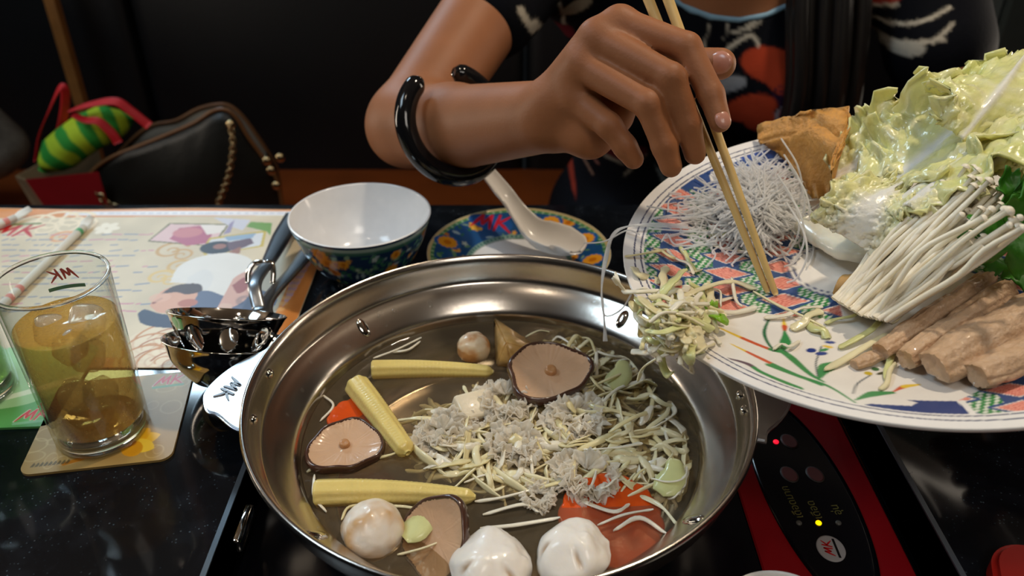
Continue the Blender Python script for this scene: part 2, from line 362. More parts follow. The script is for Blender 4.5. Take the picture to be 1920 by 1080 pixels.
# wooden post of the partition between the booths, grey metal frame on the right
pa = PY(100, 10, 1.44); 
tag(MB().box((pa.x-0.009, 1.43, -0.30), (pa.x+0.009, 1.448, CEIL)).build('trim_1', M_wood, smooth=False), kind='structure')
M_greymetal = mat('grey_metal_frame', rgb('6c7370'), 0.4, 0.3, var=0.1)
pb = PY(1852, 40, 1.40)
tag(MB().box((pb.x-0.014, 1.39, -0.30), (pb.x+0.010, 1.42, CEIL)).build('trim_2', M_greymetal, smooth=False), kind='structure')
pb = PY(1915, 40, 1.38)
tag(MB().box((pb.x-0.030, 1.37, -0.30), (pb.x+0.12, 1.40, CEIL)).build('trim_3', mat('grey_panel', rgb('3c423f'), 0.5, var=0.1), smooth=False), kind='structure')

# ================================================================== table with the sunk cooker
M_granite = bpy.data.materials.new('black_granite'); M_granite.use_nodes = True
nt = M_granite.node_tree; b = nt.nodes['Principled BSDF']; tc = nt.nodes.new('ShaderNodeTexCoord')
vo = nt.nodes.new('ShaderNodeTexVoronoi'); vo.inputs['Scale'].default_value = 330; nt.links.new(tc.outputs['Object'], vo.inputs['Vector'])
cr = nt.nodes.new('ShaderNodeValToRGB'); cr.color_ramp.elements[0].position = 0.10; cr.color_ramp.elements[0].color = (0.07, 0.10, 0.12, 1)
cr.color_ramp.elements[1].position = 0.22; cr.color_ramp.elements[1].color = (0.004, 0.005, 0.007, 1); nt.links.new(vo.outputs['Distance'], cr.inputs[0])
nz = nt.nodes.new('ShaderNodeTexNoise'); nz.inputs['Scale'].default_value = 55; nt.links.new(tc.outputs['Object'], nz.inputs['Vector'])
cr2 = nt.nodes.new('ShaderNodeValToRGB'); cr2.color_ramp.elements[0].position = 0.48; cr2.color_ramp.elements[0].color = (0.04, 0.05, 0.06, 1)
cr2.color_ramp.elements[1].position = 0.70; cr2.color_ramp.elements[1].color = (1, 1, 1, 1); nt.links.new(nz.outputs['Fac'], cr2.inputs[0])
ml = nt.nodes.new('ShaderNodeMix'); ml.data_type = 'RGBA'; ml.blend_type = 'MULTIPLY'; ml.inputs[0].default_value = 1
nt.links.new(cr.outputs[0], ml.inputs[6]); nt.links.new(cr2.outputs[0], ml.inputs[7])
ad = nt.nodes.new('ShaderNodeMix'); ad.data_type = 'RGBA'; ad.blend_type = 'ADD'; ad.inputs[0].default_value = 1
nt.links.new(ml.outputs[2], ad.inputs[6]); ad.inputs[7].default_value = (0.004, 0.005, 0.007, 1); nt.links.new(ad.outputs[2], b.inputs['Base Color'])
b.inputs['Roughness'].default_value = 0.07; b.inputs['Specular IOR Level'].default_value = 0.5
table = empty('dining_table', (0, 0.45, -0.75), label='black speckled granite dining table with a sunken cooker bay', cat='table')
TX0, TX1, TY0, TY1 = -0.85, 0.80, 0.10, 0.748
CX0, CX1, CY0, CY1 = -0.168, 0.246, 0.16, 0.535
def Tl(v): return [(x, y-0.45, z+0.75) for x, y, z in v]
outer = [(TX0, TY0), (TX1, TY0), (TX1, TY1), (TX0, TY1)]; inner = [(CX0, CY0), (CX1, CY0), (CX1, CY1), (CX0, CY1)]
V = [(x, y, z) for z in (0, -0.035) for x, y in outer+inner]; F = []
for i in range(4):
    j = (i+1) % 4
    F += [(i, j, 4+j, 4+i), (8+i, 12+i, 12+j, 8+j), (i, 8+i, 8+j, j), (4+i, 4+j, 12+j, 12+i)]
mk('tabletop', Tl(V), F, M_granite, table, smooth=False)
b = MB(); w = 0.0032
b.box((CX0-w, CY0-w, -0.034), (CX0, CY1+w, 0.0012)); b.box((CX1, CY0-w, -0.034), (CX1+w, CY1+w, 0.0012))
b.box((CX0, CY0-w, -0.034), (CX1, CY0, 0.0012)); b.box((CX0, CY1, -0.034), (CX1, CY1+w, 0.0012))
M_trim = mat('grey_edge_trim', rgb('5b636b'), 0.35, 0.4, var=0.05)
mk('bay_trim', Tl(np.concatenate(b.V)), b.F, M_trim, table, smooth=False)
b = MB().box((-0.30, 0.18, -0.74), (0.35, 0.60, -0.70)).box((-0.16, 0.24, -0.70), (0.23, 0.52, -0.10))
mk('pedestal', Tl(np.concatenate(b.V)), b.F, M_black, table, smooth=False)
c = P(432, 985, -0.004)
V, F = rbox((c.x+0.004, c.y-0.014, -0.012), (c.x+0.010, c.y+0.016, -0.002), 0.002, 2); mk('bay_clip', Tl(V), F, M_steel_mirror, table)

M_cook = mat('black_glass', (0.004, 0.004, 0.006), 0.18, var=0.1)
M_redpanel = mat('red_cooker_panel', rgb('8a0712'), 0.4, var=0.06)
cook = empty('induction_cooker', (0.04, 0.35, -0.09), label='black induction cooker with red strip and oval control pod', cat='cooker')
def Cl(v): return [(x-0.04, y-0.35, z+0.09) for x, y, z in v]
V, F = rbox((CX0+0.002, CY0+0.002, -0.088), (CX1-0.002, CY1-0.002, -0.032), 0.002, 1); mk('body', Cl(V), F, M_cook, cook, smooth=False)
V, F = rbox((0.150, CY0+0.004, -0.0322), (0.2405, CY1-0.004, -0.0298), 0.001, 1); mk('red_strip', Cl(V), F, M_redpanel, cook, smooth=False)
def oval(cx, cy, rx, ry, z0, z1, rot=0.0, n=48, dome=0.0):
    th = np.linspace(0, 2*math.pi, n, endpoint=False); ca, sa = math.cos(rot), math.sin(rot)
    ring = lambda k, z: [(cx+k*(rx*math.cos(t)*ca-ry*math.sin(t)*sa), cy+k*(rx*math.cos(t)*sa+ry*math.sin(t)*ca), z) for t in th]
    V = ring(1, z0)+ring(1, z1)+ring(0.9, z1+dome*0.5)+[(cx, cy, z1+dome)]
    F = [(i, (i+1) % n, n+(i+1) % n, n+i) for i in range(n)]+[(n+i, n+(i+1) % n, 2*n+(i+1) % n, 2*n+i) for i in range(n)]+[(2*n+i, 2*n+(i+1) % n, 3*n) for i in range(n)]
    return V, F
V, F = oval(0.1945, 0.388, 0.029, 0.094, -0.030, -0.0285, 0.06, 64); mk('control_pod', Cl(V), F, M_cook, cook)
M_btn = mat('dull_red_button', rgb('6b3a36'), 0.5, var=0.1); M_btnrim = mat('button_rim', rgb('55504c'), 0.4, var=0.05)
for px, py in ((1480, 828), (1480, 890), (1528, 890)):
    c = P(px, py, -0.0285)
    V, F = oval(c.x, c.y, 0.0056, 0.0075, -0.0286, -0.0281, 0.25, 32); bo = mk('button_ring', Cl(V), F, M_btnrim, cook)
    V, F = oval(c.x, c.y, 0.0049, 0.0067, -0.0282, -0.0278, 0.25, 32); mk('button', Cl(V), F, M_btn, bo)
M_led_red = mat('red_led', rgb('ff2030'), 0.4, var=0, emit=rgb('ff1830'), estr=1.6); M_led_yel = mat('yellow_led', rgb('ffd000'), 0.4, var=0, emit=rgb('ffc800'), estr=1.6)
M_led_off = mat('unlit_led', rgb('5c5a55'), 0.4, var=0.05)
for px, py, m in ((1455, 828, M_led_red), (1535, 980, M_led_yel), (1498, 980, M_led_off), (1572, 980, M_led_off)):
    c = P(px, py, -0.028); V, F = oval(c.x, c.y, 0.0019, 0.0019, -0.0286, -0.0279, 0, 16, 0.0006); mk('indicator_light', Cl(V), F, m, cook)
c = P(1558, 1028, -0.028); V, F = oval(c.x, c.y, 0.0085, 0.0100, -0.0286, -0.0280, 0, 40)
disc = mk('logo_disc', Cl(V), F, mat('logo_disc_grey', rgb('a8a4a4'), 0.5, var=0.03), cook)
lb = MB(); logo_mesh(lb, lambda x, y, z: Cl([(c.x-y-0.0016, c.y+x, -0.02795+z)])[0], 0.0095, 0.00015); lb.build('logo_letters', M_red_ink, disc, smooth=False)
lb = MB().box((c.x+0.0026, c.y-0.0072, -0.0280), (c.x+0.0040, c.y+0.0072, -0.0278)); mk('logo_bar', Cl(np.concatenate(lb.V)), lb.F, M_black, disc, smooth=False)
M_thai = mat('yellow_legend', rgb('6b6430'), 0.5, var=0)
for body, px, py in (('เดือดมาก', 1485, 940), ('เดือด', 1527, 955), ('อุ่น', 1568, 955)):
    c = P(px, py, -0.028)
    lettering('legend', body, 0.0075, M_thai, cook, Matrix.Translation(Vector(Cl([(c.x, c.y, -0.0283)])[0])) @ Matrix.Rotation(math.pi/2+0.1, 4, 'Z'))

# ================================================================== hot pot
PC = Vector((-0.0076, 0.3978, 0.0)); RIM = 0.055
pot = empty('hot_pot', (PC.x, PC.y, -0.028), label='wide stainless steel hot pot filled with broth and vegetables', cat='pot')
def Pl(V): V = np.asarray(V, float).reshape(-1, 3); return V-np.array([PC.x, PC.y, -0.028])
prof_in = smooth_prof([(0.0, -0.0245), (0.095, -0.0245), (0.110, -0.022), (0.119, -0.012), (0.1235, 0.0), (0.1262, 0.014), (0.1280, 0.0195), (0.1325, 0.0245), (0.1385, 0.0300), (0.1437, 0.0342), (0.1462, 0.0370), (0.1480, 0.0430), (0.1500, 0.0520), (0.1520, 0.0556), (0.1535, 0.0568)], 5)
prof_out = smooth_prof([(0.1548, 0.0560), (0.1552, 0.0545), (0.1540, 0.0530), (0.1515, 0.0430), (0.1490, 0.0350), (0.1450, 0.0310), (0.135, 0.0220), (0.1300, 0.0170), (0.1280, 0.010), (0.1255, -0.002), (0.121, -0.016), (0.112, -0.0265), (0.098, -0.028), (0.0, -0.028)], 5)
V, F = lathe(np.vstack([prof_in, prof_out]), 160); V = V+np.array([0, 0, 0.028]); mk('pot_body', V, F[:, ::-1], M_steel, pot)
tab = [(510, 640), (495, 654), (468.5, 666), (434.8, 685), (403.5, 709), (383, 733), (380.6, 752.6), (386.6, 769.4), (406, 776.6), (420.4, 788.7), (432.4, 798.3), (450, 806), (458, 800)]
HZ = 0.050
tp = np.array([[P(x, y, HZ).x-PC.x, P(x, y, HZ).y-PC.y] for x, y in tab])
tp = curve(np.c_[tp, np.zeros(len(tp))], 4)[:, :2]
inner_arc = []
a0, a1 = math.atan2(tp[-1][1], tp[-1][0]), math.atan2(tp[0][1], tp[0][0])
if a1 < a0: a1 += 2*math.pi
if a1-a0 > math.pi: a0 += 2*math.pi; a0, a1 = a0, a1
for k in np.linspace(0, 1, 10): a = a0+(a1-a0)*k; inner_arc.append((0.1525*math.cos(a), 0.1525*math.sin(a)))
hp = np.array(list(map(tuple, tp))+inner_arc)
def handle(sgn):
    q = hp*sgn; V, F = extrude_poly([tuple(p) for p in q], HZ-0.0035+0.028, HZ+0.028)
    h = mk('handle', V, F, M_steel_satin, pot, smooth=False)
    bm = bmesh.new(); bm.from_mesh(h.data); bmesh.ops.recalc_face_normals(bm, faces=bm.faces)
    bmesh.ops.bevel(bm, geom=[e for e in bm.edges if abs(e.verts[0].co.z-e.verts[1].co.z) < 1e-6], offset=0.0012, segments=2, affect='EDGES')
    bm.to_mesh(h.data); bm.free()
    cpt = P(431, 728, HZ); cx, cy = (cpt.x-PC.x)*sgn, (cpt.y-PC.y)*sgn
    lb = MB(); ra = math.radians(-104); ca, sa = math.cos(ra), math.sin(ra)
    logo_mesh(lb, lambda x, y, z: (cx+sgn*(ca*x-sa*y), cy+sgn*(sa*x+ca*y), HZ+0.0280+z), 0.0165, 0.0007)
    lb.build('pressed_letters', M_steel_dark, h, smooth=False)
    br, bf = rbox((-0.158, -0.012, 0.070), (-0.150, 0.012, 0.076), 0.001, 1)
    mk('bracket', np.array(br)*np.array([sgn, sgn, 1]), bf if sgn > 0 else bf, M_steel_satin, h, smooth=False)
    return h
handle(1); handle(-1)
def dome(r, h, n=12, k=4, sx=1.0):
    pr = [(r*math.cos(a), h*math.sin(a)) for a in np.linspace(0, math.pi/2, k+1)]; V, F = lathe(pr, n); V[:, 0] *= sx; return V, F
for px, py in ((501, 700), (467, 787), (1402, 770), (1397, 741)):
    q = P(px, py, 0.047); d = Vector((q.x-PC.x, q.y-PC.y, 0)).normalized()
    M = Matrix.Translation(Vector((d.x*0.1486, d.y*0.1486, 0.047+0.028))) @ Vector((-d.x, -d.y, 0.30)).to_track_quat('Z', 'Y').to_matrix().to_4x4()
    V, F = dome(0.0033, 0.0022); mk('rivet', xform(V, M), F, M_steel_mirror, pot)
for px, py in ((667, 604), (600, 997), (1296, 970), (1215, 560)):
    q = P(px, py, 0.030); a = math.atan2(q.y-PC.y, q.x-PC.x)
    V, F = dome(0.0040, 0.0016, 20, 6, 1.9)
    M = Matrix.Rotation(a, 4, 'Z') @ Matrix.Translation(Vector((0.1375, 0, 0.0292+0.028))) @ Matrix.Rotation(-0.72, 4, 'Y')
    mk('dimple', xform(V, M), F, M_steel_mirror, pot)
# beads of water on the ledge
M_water = clear_mat('water', (0.97, 0.97, 0.96), (0.8, 0.8, 0.8), 0.02, 1.33, 0.0)
rnd = random.Random(5); b = MB()
for i in range(34):
    a = rnd.uniform(0, 6.28); r = rnd.uniform(0.131, 0.1437); z = np.interp(r, [0.128, 0.1325, 0.1385, 0.1437], [0.0195, 0.0245, 0.0300, 0.0342])
    V, F = dome(rnd.uniform(0.0008, 0.0028), rnd.uniform(0.0004, 0.0009), 10, 3, rnd.uniform(0.8, 1.8))
    b.add(xform(V, Matrix.Rotation(a, 4, 'Z') @ Matrix.Translation(Vector((r, 0, z+0.028))) @ Matrix.Rotation(-0.72, 4, 'Y') @ Matrix.Rotation(rnd.uniform(0, 3), 4, 'Z')), F)
tag(b.build('water_droplets', M_water, pot), kind='stuff')
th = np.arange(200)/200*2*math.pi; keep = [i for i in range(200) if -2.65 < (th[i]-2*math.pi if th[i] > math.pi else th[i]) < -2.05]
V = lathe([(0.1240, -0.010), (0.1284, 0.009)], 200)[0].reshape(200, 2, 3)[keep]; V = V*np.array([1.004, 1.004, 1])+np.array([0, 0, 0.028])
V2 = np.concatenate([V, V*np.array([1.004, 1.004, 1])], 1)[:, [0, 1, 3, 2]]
mk('green_reflection', V2.reshape(-1, 3), [tuple(f) for f in grid_faces(len(keep), 4, cv=True).tolist()], mat('green_reflection', rgb('3f9a22'), 0.3), pot)  # green reflection on the pot's steel, built as a coloured patch
BROTH = 0.0120
M_broth = clear_mat('broth', (0.80, 0.73, 0.60), (0.36, 0.28, 0.18), 0.16, 1.33, 0.015)
nt = M_broth.node_tree   # gentle ripples
tcb = nt.nodes.new('ShaderNodeTexCoord'); nb = nt.nodes.new('ShaderNodeTexNoise'); nb.inputs['Scale'].default_value = 45; nt.links.new(tcb.outputs['Object'], nb.inputs['Vector'])
bp = nt.nodes.new('ShaderNodeBump'); bp.inputs['Strength'].default_value = 0.12; bp.inputs['Distance'].default_value = 0.004; nt.links.new(nb.outputs['Fac'], bp.inputs['Height'])
for n in nt.nodes:
    if n.type in ('BSDF_GLOSSY', 'LAYER_WEIGHT'): nt.links.new(bp.outputs[0], n.inputs['Normal'])
V, F = lathe([(0.0, BROTH), (0.06, BROTH), (0.118, BROTH), (0.1245, BROTH+0.0002), (0.1258, BROTH+0.001)], 96)
tag(mk('broth', V+np.array([PC.x, PC.y, 0]), F[:, ::-1], M_broth), 'clear brown broth filling the steel hot pot', 'broth', kind='stuff')
# ================================================================== placemat and its print
MAT0 = Vector((-0.372, 0.608, 0.0)); MW, MH = 0.40, 0.256; MZ = 0.0012
def mp(x, y): p = P(x, y, MZ); return (p.x-MAT0.x, p.y-MAT0.y)
def mps(*pts): return [mp(x, y) for x, y in pts]
def mc(*pts, n=6): q = curve([(*mp(x, y), 0) for x, y in pts], n); return q[:, :2]
cv = Canvas(MW, MH, 0.0008, 'd6c9ae')
# mottled cream ground, orange border
nzv = fbm(np.stack([cv.X*25, cv.Y*25, cv.X*0], -1), 3); cv.a *= (1+0.10*nzv[..., None])
L, R, T, B = -MW/2, MW/2, MH/2, -MH/2
for q in ([(L, T), (R, T), (R, T-0.012), (L, T-0.020)], [(R, T), (R-0.020, T), (R-0.020, B), (R, B)], [(L, B), (R, B), (R, B+0.014), (L, B+0.010)]): cv.poly(q, 'd98f4c')
cv.poly([(R-0.27, T-0.004), (R-0.02, T-0.004), (R-0.02, T-0.013), (R-0.27, T-0.013)], 'e9eaf0')
rr = random.Random(2)
for k in range(30): x = R-0.26+k*0.008; cv.line([(x, T-0.0085), (x+rr.uniform(0.002, 0.006), T-0.0085)], 0.0015, '8a90b0', 0.7)
# scroll ornaments
def scroll(cx, cy, r, a, c, w=0.003, turns=1.4, flip=1):
    t = np.linspace(0, 1, 30); rad = r*(1-0.85*t); an = a+flip*t*turns*2*math.pi
    cv.line(np.stack([cx+rad*np.cos(an), cy+rad*np.sin(an)], 1), np.linspace(w, w*0.5, 30), c)
for x, y, r, c in ((100, 415, 0.022, 'f2e3c6'), (140, 412, 0.018, 'f2e3c6'), (60, 420, 0.020, 'f2e3c6'), (115, 445, 0.012, 'e2a878'), (320, 470, 0.016, 'c9a267'), (335, 500, 0.012, 'd2b070'), (300, 520, 0.012, 'dcc07c')):
    p = mp(x, y); scroll(p[0], p[1], r, 0.6, c, 0.004); scroll(p[0]+r*0.8, p[1]-r*0.5, r*0.7, 2.6, c, 0.003, flip=-1)
for x, y, r in ((300, 640, 0.026), (275, 655, 0.022), (320, 665, 0.020), (335, 650, 0.018), (265, 675, 0.020), (300, 680, 0.022)):
    p = mp(x, y); cv.ell(p[0], p[1], r, r*0.8, 'efe2c8', al=0.6); scroll(p[0], p[1], r, 1.0, 'c98e58', 0.0022); scroll(p[0]+0.01, p[1], r*0.8, 3.0, 'b5784a', 0.0018, flip=-1)
p = mp(200, 428)
for k in range(6): cv.ell(p[0]+0.007*math.cos(k*1.05), p[1]+0.007*math.sin(k*1.05), 0.0055, 0.004, 'f1e9d6', k*1.05)
# lines of small print, mostly blue, some pink
for i, y in enumerate((440, 450, 460, 470, 480, 490, 500, 511, 522, 533, 545, 557, 570, 584)):
    x = 5
    while x < 285-(i % 3)*30:
        w = rr.uniform(6, 26); c = '5a77a6' if rr.random() < 0.72 else 'c9709a'
        if rr.random() < 0.85: cv.line(mps((x, y+rr.uniform(-1, 1)), (x+w, y-1+rr.uniform(-1, 1))), 0.0017, c, 0.85)
        x += w+rr.uniform(2, 8)
# red letters, upper left
p = mp(28, 432); cv.logo(p[0], p[1], 0.036, 0.0, 'c4242a'); cv.line(mps((25, 421), (75, 419)), 0.004, '7d8b57')
# the pictures: two tilted snapshots and the large sleeping couple
cv.poly(mps((276, 453), (318, 418), (430, 420), (400, 462)), '6f6a3c'); cv.poly(mps((281, 451), (320, 420), (425, 422), (397, 460)), 'dfc0c2')
cv.poly(mps((318, 448), (335, 428), (375, 423), (400, 432), (392, 455), (350, 461)), 'b4607c'); cv.ell(*mp(352, 436), 0.014, 0.010, 'c98087'); cv.poly(mps((375, 421), (425, 422), (415, 436), (388, 440)), 'e8e2de')
cv.poly(mps((378, 470), (392, 446), (500, 432), (494, 462), (384, 480)), 'c9b453'); cv.poly(mps((384, 468), (396, 449), (494, 436), (488, 460), (390, 478)), 'd7dbe2')
cv.ell(*mp(408, 464), 0.016, 0.012, '2c2a36'); cv.ell(*mp(412, 462), 0.006, 0.005, '9c6a60'); cv.poly(mps((425, 455), (470, 446), (476, 456), (452, 466), (430, 470)), '6a5160'); cv.poly(mps((430, 472), (452, 462), (450, 474), (434, 482)), '9b6a5c'); cv.poly(mps((420, 444), (480, 437), (474, 446), (428, 452)), '93aecb')
cv.poly(mps((462, 425), (470, 416), (510, 418), (507, 442), (500, 434)), '6f9b3f'); cv.poly(mps((400, 408), (470, 412), (455, 432), (430, 424)), 'cfd0de'); cv.poly(mps((430, 420), (440, 412), (432, 436), (418, 440)), '9a8fb2')
cv.poly(mc((318, 530), (335, 500), (372, 482), (430, 474), (470, 486), (474, 512), (455, 540), (430, 566), (385, 545), (350, 532), (318, 530)), 'e4e4e2')
cv.poly(mc((352, 520), (385, 505), (400, 520), (385, 545), (350, 545), (352, 520)), 'd9dcdf', 0.6)
cv.poly(mc((350, 550), (390, 545), (430, 556), (470, 540), (520, 560), (480, 600), (410, 612), (362, 590), (350, 550)), '5c6684')
cv.poly(mc((425, 545), (440, 520), (470, 508), (475, 530), (462, 560), (432, 578), (405, 585), (425, 545)), 'd2a89c'); cv.poly(mc((435, 535), (460, 520), (464, 540), (446, 550), (435, 535)), '9c5a58')
cv.poly(mc((395, 590), (415, 570), (435, 572), (425, 590), (400, 604), (395, 590)), 'd8b7a8')
cv.poly(mc((280, 572), (305, 545), (345, 533), (372, 536), (366, 562), (352, 580), (330, 588), (295, 585), (280, 572)), 'd9a78e')
cv.poly(mc((300, 552), (330, 535), (372, 532), (378, 545), (352, 552), (330, 548), (300, 552)), '4a3432'); cv.ell(*mp(352, 568), 0.008, 0.006, 'b8705c'); cv.line(mps((288, 568), (302, 560)), 0.003, '8c5048'); cv.ell(*mp(300, 558), 0.009, 0.007, 'e2b6a0', al=0.7)
cv.poly(mc((258, 588), (272, 580), (300, 588), (335, 590), (362, 580), (372, 600), (345, 612), (300, 614), (265, 606), (258, 588)), '343a55')
cv.poly(mps((560, 470), (600, 440), (620, 440), (590, 480), (545, 560), (530, 575)), 'b8a8d0', 0.7)
for k in range(12): q = mp(585-k*6, 470+k*11); cv.ell(q[0], q[1], 0.004, 0.003, 'e5b674', al=0.6)
Vx = np.stack([cv.X, cv.Y, 0.0012+0.0*cv.X], -1)
Vx[..., 2] += 0.0016*np.clip((cv.Y-0.118)/0.01, 0, 1)**2*(0.5+0.5*np.sin(cv.X*30))
top = Vx.reshape(-1, 3); Fg = grid_faces(cv.nx, cv.ny)
mat_o = mk('placemat', top, Fg, M_print_paper, None, col=cv.a.reshape(-1, 3), loc=(MAT0.x, MAT0.y, 0))
sm = mat_o.modifiers.new('thickness', 'SOLIDIFY'); sm.thickness = 0.0007; sm.offset = -1
tag(mat_o, 'paper placemat printed with photos and scrolls under the ladles', 'placemat')

# ================================================================== coasters
def round_rect(w, h, r, n=8):
    pts = []
    for cx, cy, a in ((w/2-r, h/2-r, 0), (-w/2+r, h/2-r, 90), (-w/2+r, -h/2+r, 180), (w/2-r, -h/2+r, 270)):
        for k in range(n+1): t = math.radians(a+90*k/n); pts.append((cx+r*math.cos(t), cy+r*math.sin(t)))
    return pts
def coaster(cx, cy, rot, canv, label, size=0.092, r=0.008):
    n = 240; pts = np.array(round_rect(size, size, r, 16)); cen = np.zeros(2)
    rings = 150; per = len(pts); V = np.concatenate([pts*(k/rings) for k in range(1, rings+1)]); V = np.c_[V, np.full(len(V), 0.0018)]
    # finer around: resample the outline evenly
    d = np.r_[0, np.cumsum(np.linalg.norm(np.diff(np.vstack([pts, pts[:1]]), axis=0), axis=1))]; t = np.linspace(0, d[-1], 720, endpoint=False); cl = np.vstack([pts, pts[:1]])
    o = np.stack([np.interp(t, d, cl[:, 0]), np.interp(t, d, cl[:, 1])], 1)
    k = np.linspace(0.002, 1, rings)[:, None, None]; Q = (o[None]*k); Z = np.full((rings, 720, 1), 0.0018)
    Vt = np.concatenate([Q, Z], 2).reshape(-1, 3); side = np.c_[o, np.zeros(720)]
    Vt = np.concatenate([Vt, side]); F = np.concatenate([grid_faces(rings+1, 720, cv=True)])
    c = canv.sample(Vt[:, 0], Vt[:, 1]); ob = mk('coaster', Vt, F, M_print_card, None, col=c, loc=(cx, cy, 0.0002), sharp=40); ob.rotation_euler = (0, 0, rot)
    return tag(ob, label, 'coaster')
A, Bc, Cc = P(42, 897), P(322, 866), P(358, 698)
cen = (A+Cc)/2; rot1 = math.atan2(Bc.y-A.y, Bc.x-A.x)
k1 = Canvas(0.094, 0.094, 0.0004, 'a98a52')
nzv = fbm(np.stack([k1.X*30, k1.Y*30, k1.X*0], -1), 8); k1.a *= (1+0.12*nzv[..., None])
rr = random.Random(4)
for i in range(26): k1.ell(rr.uniform(-0.045, 0.045), rr.uniform(-0.045, 0.045), rr.uniform(0.003, 0.008), rr.uniform(0.003, 0.008), 'cdb27c', ring=0.14, al=0.6)
k1.logo(0.030, 0.037, 0.017, 0.05, 'e8d8c8'); k1.logo(0.030, 0.0372, 0.016, 0.05, 'c8262c', under='6f9a6c')
for k, (a, L_) in enumerate(((0.3, 0.020), (0.9, 0.017), (-0.4, 0.019), (-1.0, 0.014), (1.6, 0.012))): k1.leaf(0.016, -0.027, L_, 0.013, a, ('f0c22c', 'e8b020', 'f4d040', 'd89a18', 'e6b83a')[k])
k1.line([(-0.020, -0.040), (0.0, -0.033), (0.018, -0.027)], [0.003, 0.005, 0.006], 'b8741c')
for i in range(9): x = -0.040+i*0.0026; k1.line([(x, -0.0395), (x+0.0012, -0.0365)], 0.0008, '4c4226'); k1.line([(x+0.001, -0.0395), (x+0.0018, -0.0375)], 0.0007, '4c4226')
coaster(cen.x, cen.y, rot1, k1, 'tan square coaster with yellow flower under the tea glass')
k2 = Canvas(0.094, 0.094, 0.0004, '9fcf9a')
k2.poly(curve([(-0.047, -0.047, 0), (-0.01, -0.030, 0), (0.02, -0.022, 0), (0.047, -0.004, 0), (0.05, -0.047, 0)], 8)[:, :2], '5da75c'); k2.poly(curve([(-0.047, -0.022, 0), (0.0, -0.012, 0), (0.047, 0.012, 0), (0.047, 0.004, 0), (0.0, -0.018, 0), (-0.047, -0.030, 0)], 8)[:, :2], 'd9ecd2')
k2.logo(0.029, -0.034, 0.0185, 0.12, 'e8f0e4'); k2.logo(0.029, -0.034, 0.0175, 0.12, 'c4262c', under='7fb98a')
gA = P(88, 806); rot2 = 0.06
coaster(gA.x-0.0455*math.cos(rot2)-0.0455*math.sin(-rot2)*0+0.0, gA.y+0.045, rot2, k2, 'green square coaster under the glass of green drink')

# ================================================================== drinking glasses
M_glass = clear_mat('clear_glass', (0.96, 0.975, 0.965), (0.9, 0.92, 0.9), 0.035, 1.42, 0.0)
M_glassbase = mat('thick_glass_base', (0.97, 0.99, 0.98), 0.0, trans=1.0, ior=1.45, var=0.0)
M_tea = clear_mat('tea', (1.0, 0.85, 0.45), rgb('f0b038'), 0.40, 1.33, 0.0); M_lime = clear_mat('green_drink', (0.55, 0.85, 0.25), rgb('6fb32c'), 0.6, 1.33, 0.0)
M_ice = clear_mat('ice', (0.96, 0.93, 0.86), (0.92, 0.88, 0.80), 0.30, 1.45, 0.03)
def tumbler(loc, label, cat, h=0.118, rt=0.0325, rb=0.0292, wall=0.0016, base=0.010):
    e = empty('drinking_glass', loc, label=label, cat=cat)
    ri = lambda z: rb+(rt-rb)*(z/h)-wall
    V, F = lathe([(0, 0.0010), (rb-0.005, 0.0004), (rb-0.0026, 0.0016), (ri(base)-0.0006, 0.004), (ri(base)-0.0036, base+0.0002), (0, base-0.0004)], 72); mk('glass_base', V, F, M_glassbase, e)
    outer = [(0, 0.0008), (rb-0.004, 0.0), (rb-0.0012, 0.0006), (rb, 0.003), (rb+(rt-rb)*0.5, h*0.5), (rt, h-0.0012)]
    inner_ = [(rt-0.0003, h-0.0002), (rt-0.0009, h+0.0001), (rt-wall+0.0001, h-0.0006), (ri(h*0.5), h*0.5), (ri(base+0.004), base+0.004), (ri(base)-0.003, base+0.0008), (0, base)]
    V, F = lathe(outer+inner_, 96); mk('glass_wall', V, F, M_glass, e)
    a_ = np.linspace(0, 2*math.pi, 97); V, F = tube(np.stack([(rt-0.0008)*np.cos(a_), (rt-0.0008)*np.sin(a_), np.full(97, h+0.0004)], 1), 0.0013, 10, cap=False); mk('rim', V, F, M_glassbase, e)
    return e, ri, base
def fill(e, ri, base, lvl, m, name):
    V, F = lathe([(0, base+0.0006), (ri(base)-0.0034, base+0.0012), (ri(base+0.004)-0.0004, base+0.0045), (ri(lvl*0.6)-0.0004, lvl*0.6), (ri(lvl)-0.0004, lvl-0.0004), (ri(lvl)-0.0012, lvl), (0, lvl)], 72)
    return mk(name, V, F, m, e)
def ice_cube(e, x, y, z, s, rot):
    V, F = rbox((-s/2, -s/2, -s/2), (s/2, s/2, s/2), s*0.34, 4); V = np.array(V); V = V*(1+0.10*fbm(V*90, 3)[:, None])
    mk('ice_cube', xform(V, Matrix.Translation((x, y, z)) @ Matrix.Rotation(rot, 4, (1, 0.6, 0.4))), F, M_ice, e)
GL = (-0.2718, 0.4115, 0.0022)
tea, ri, ba = tumbler(GL, 'clear straight glass of iced tea on a tan coaster', 'glass')
fill(tea, ri, ba, 0.088, M_tea, 'tea')
for x, y, z, s, r in ((0.008, 0.008, 0.082, 0.020, 0.5), (-0.012, 0.002, 0.080, 0.019, 1.3), (0.006, -0.013, 0.078, 0.018, 2.2), (0.0, 0.010, 0.055, 0.020, 0.9), (0.010, -0.006, 0.036, 0.019, 1.8), (-0.010, 0.0, 0.030, 0.019, 0.2)): ice_cube(tea, x, y, z, s, r)
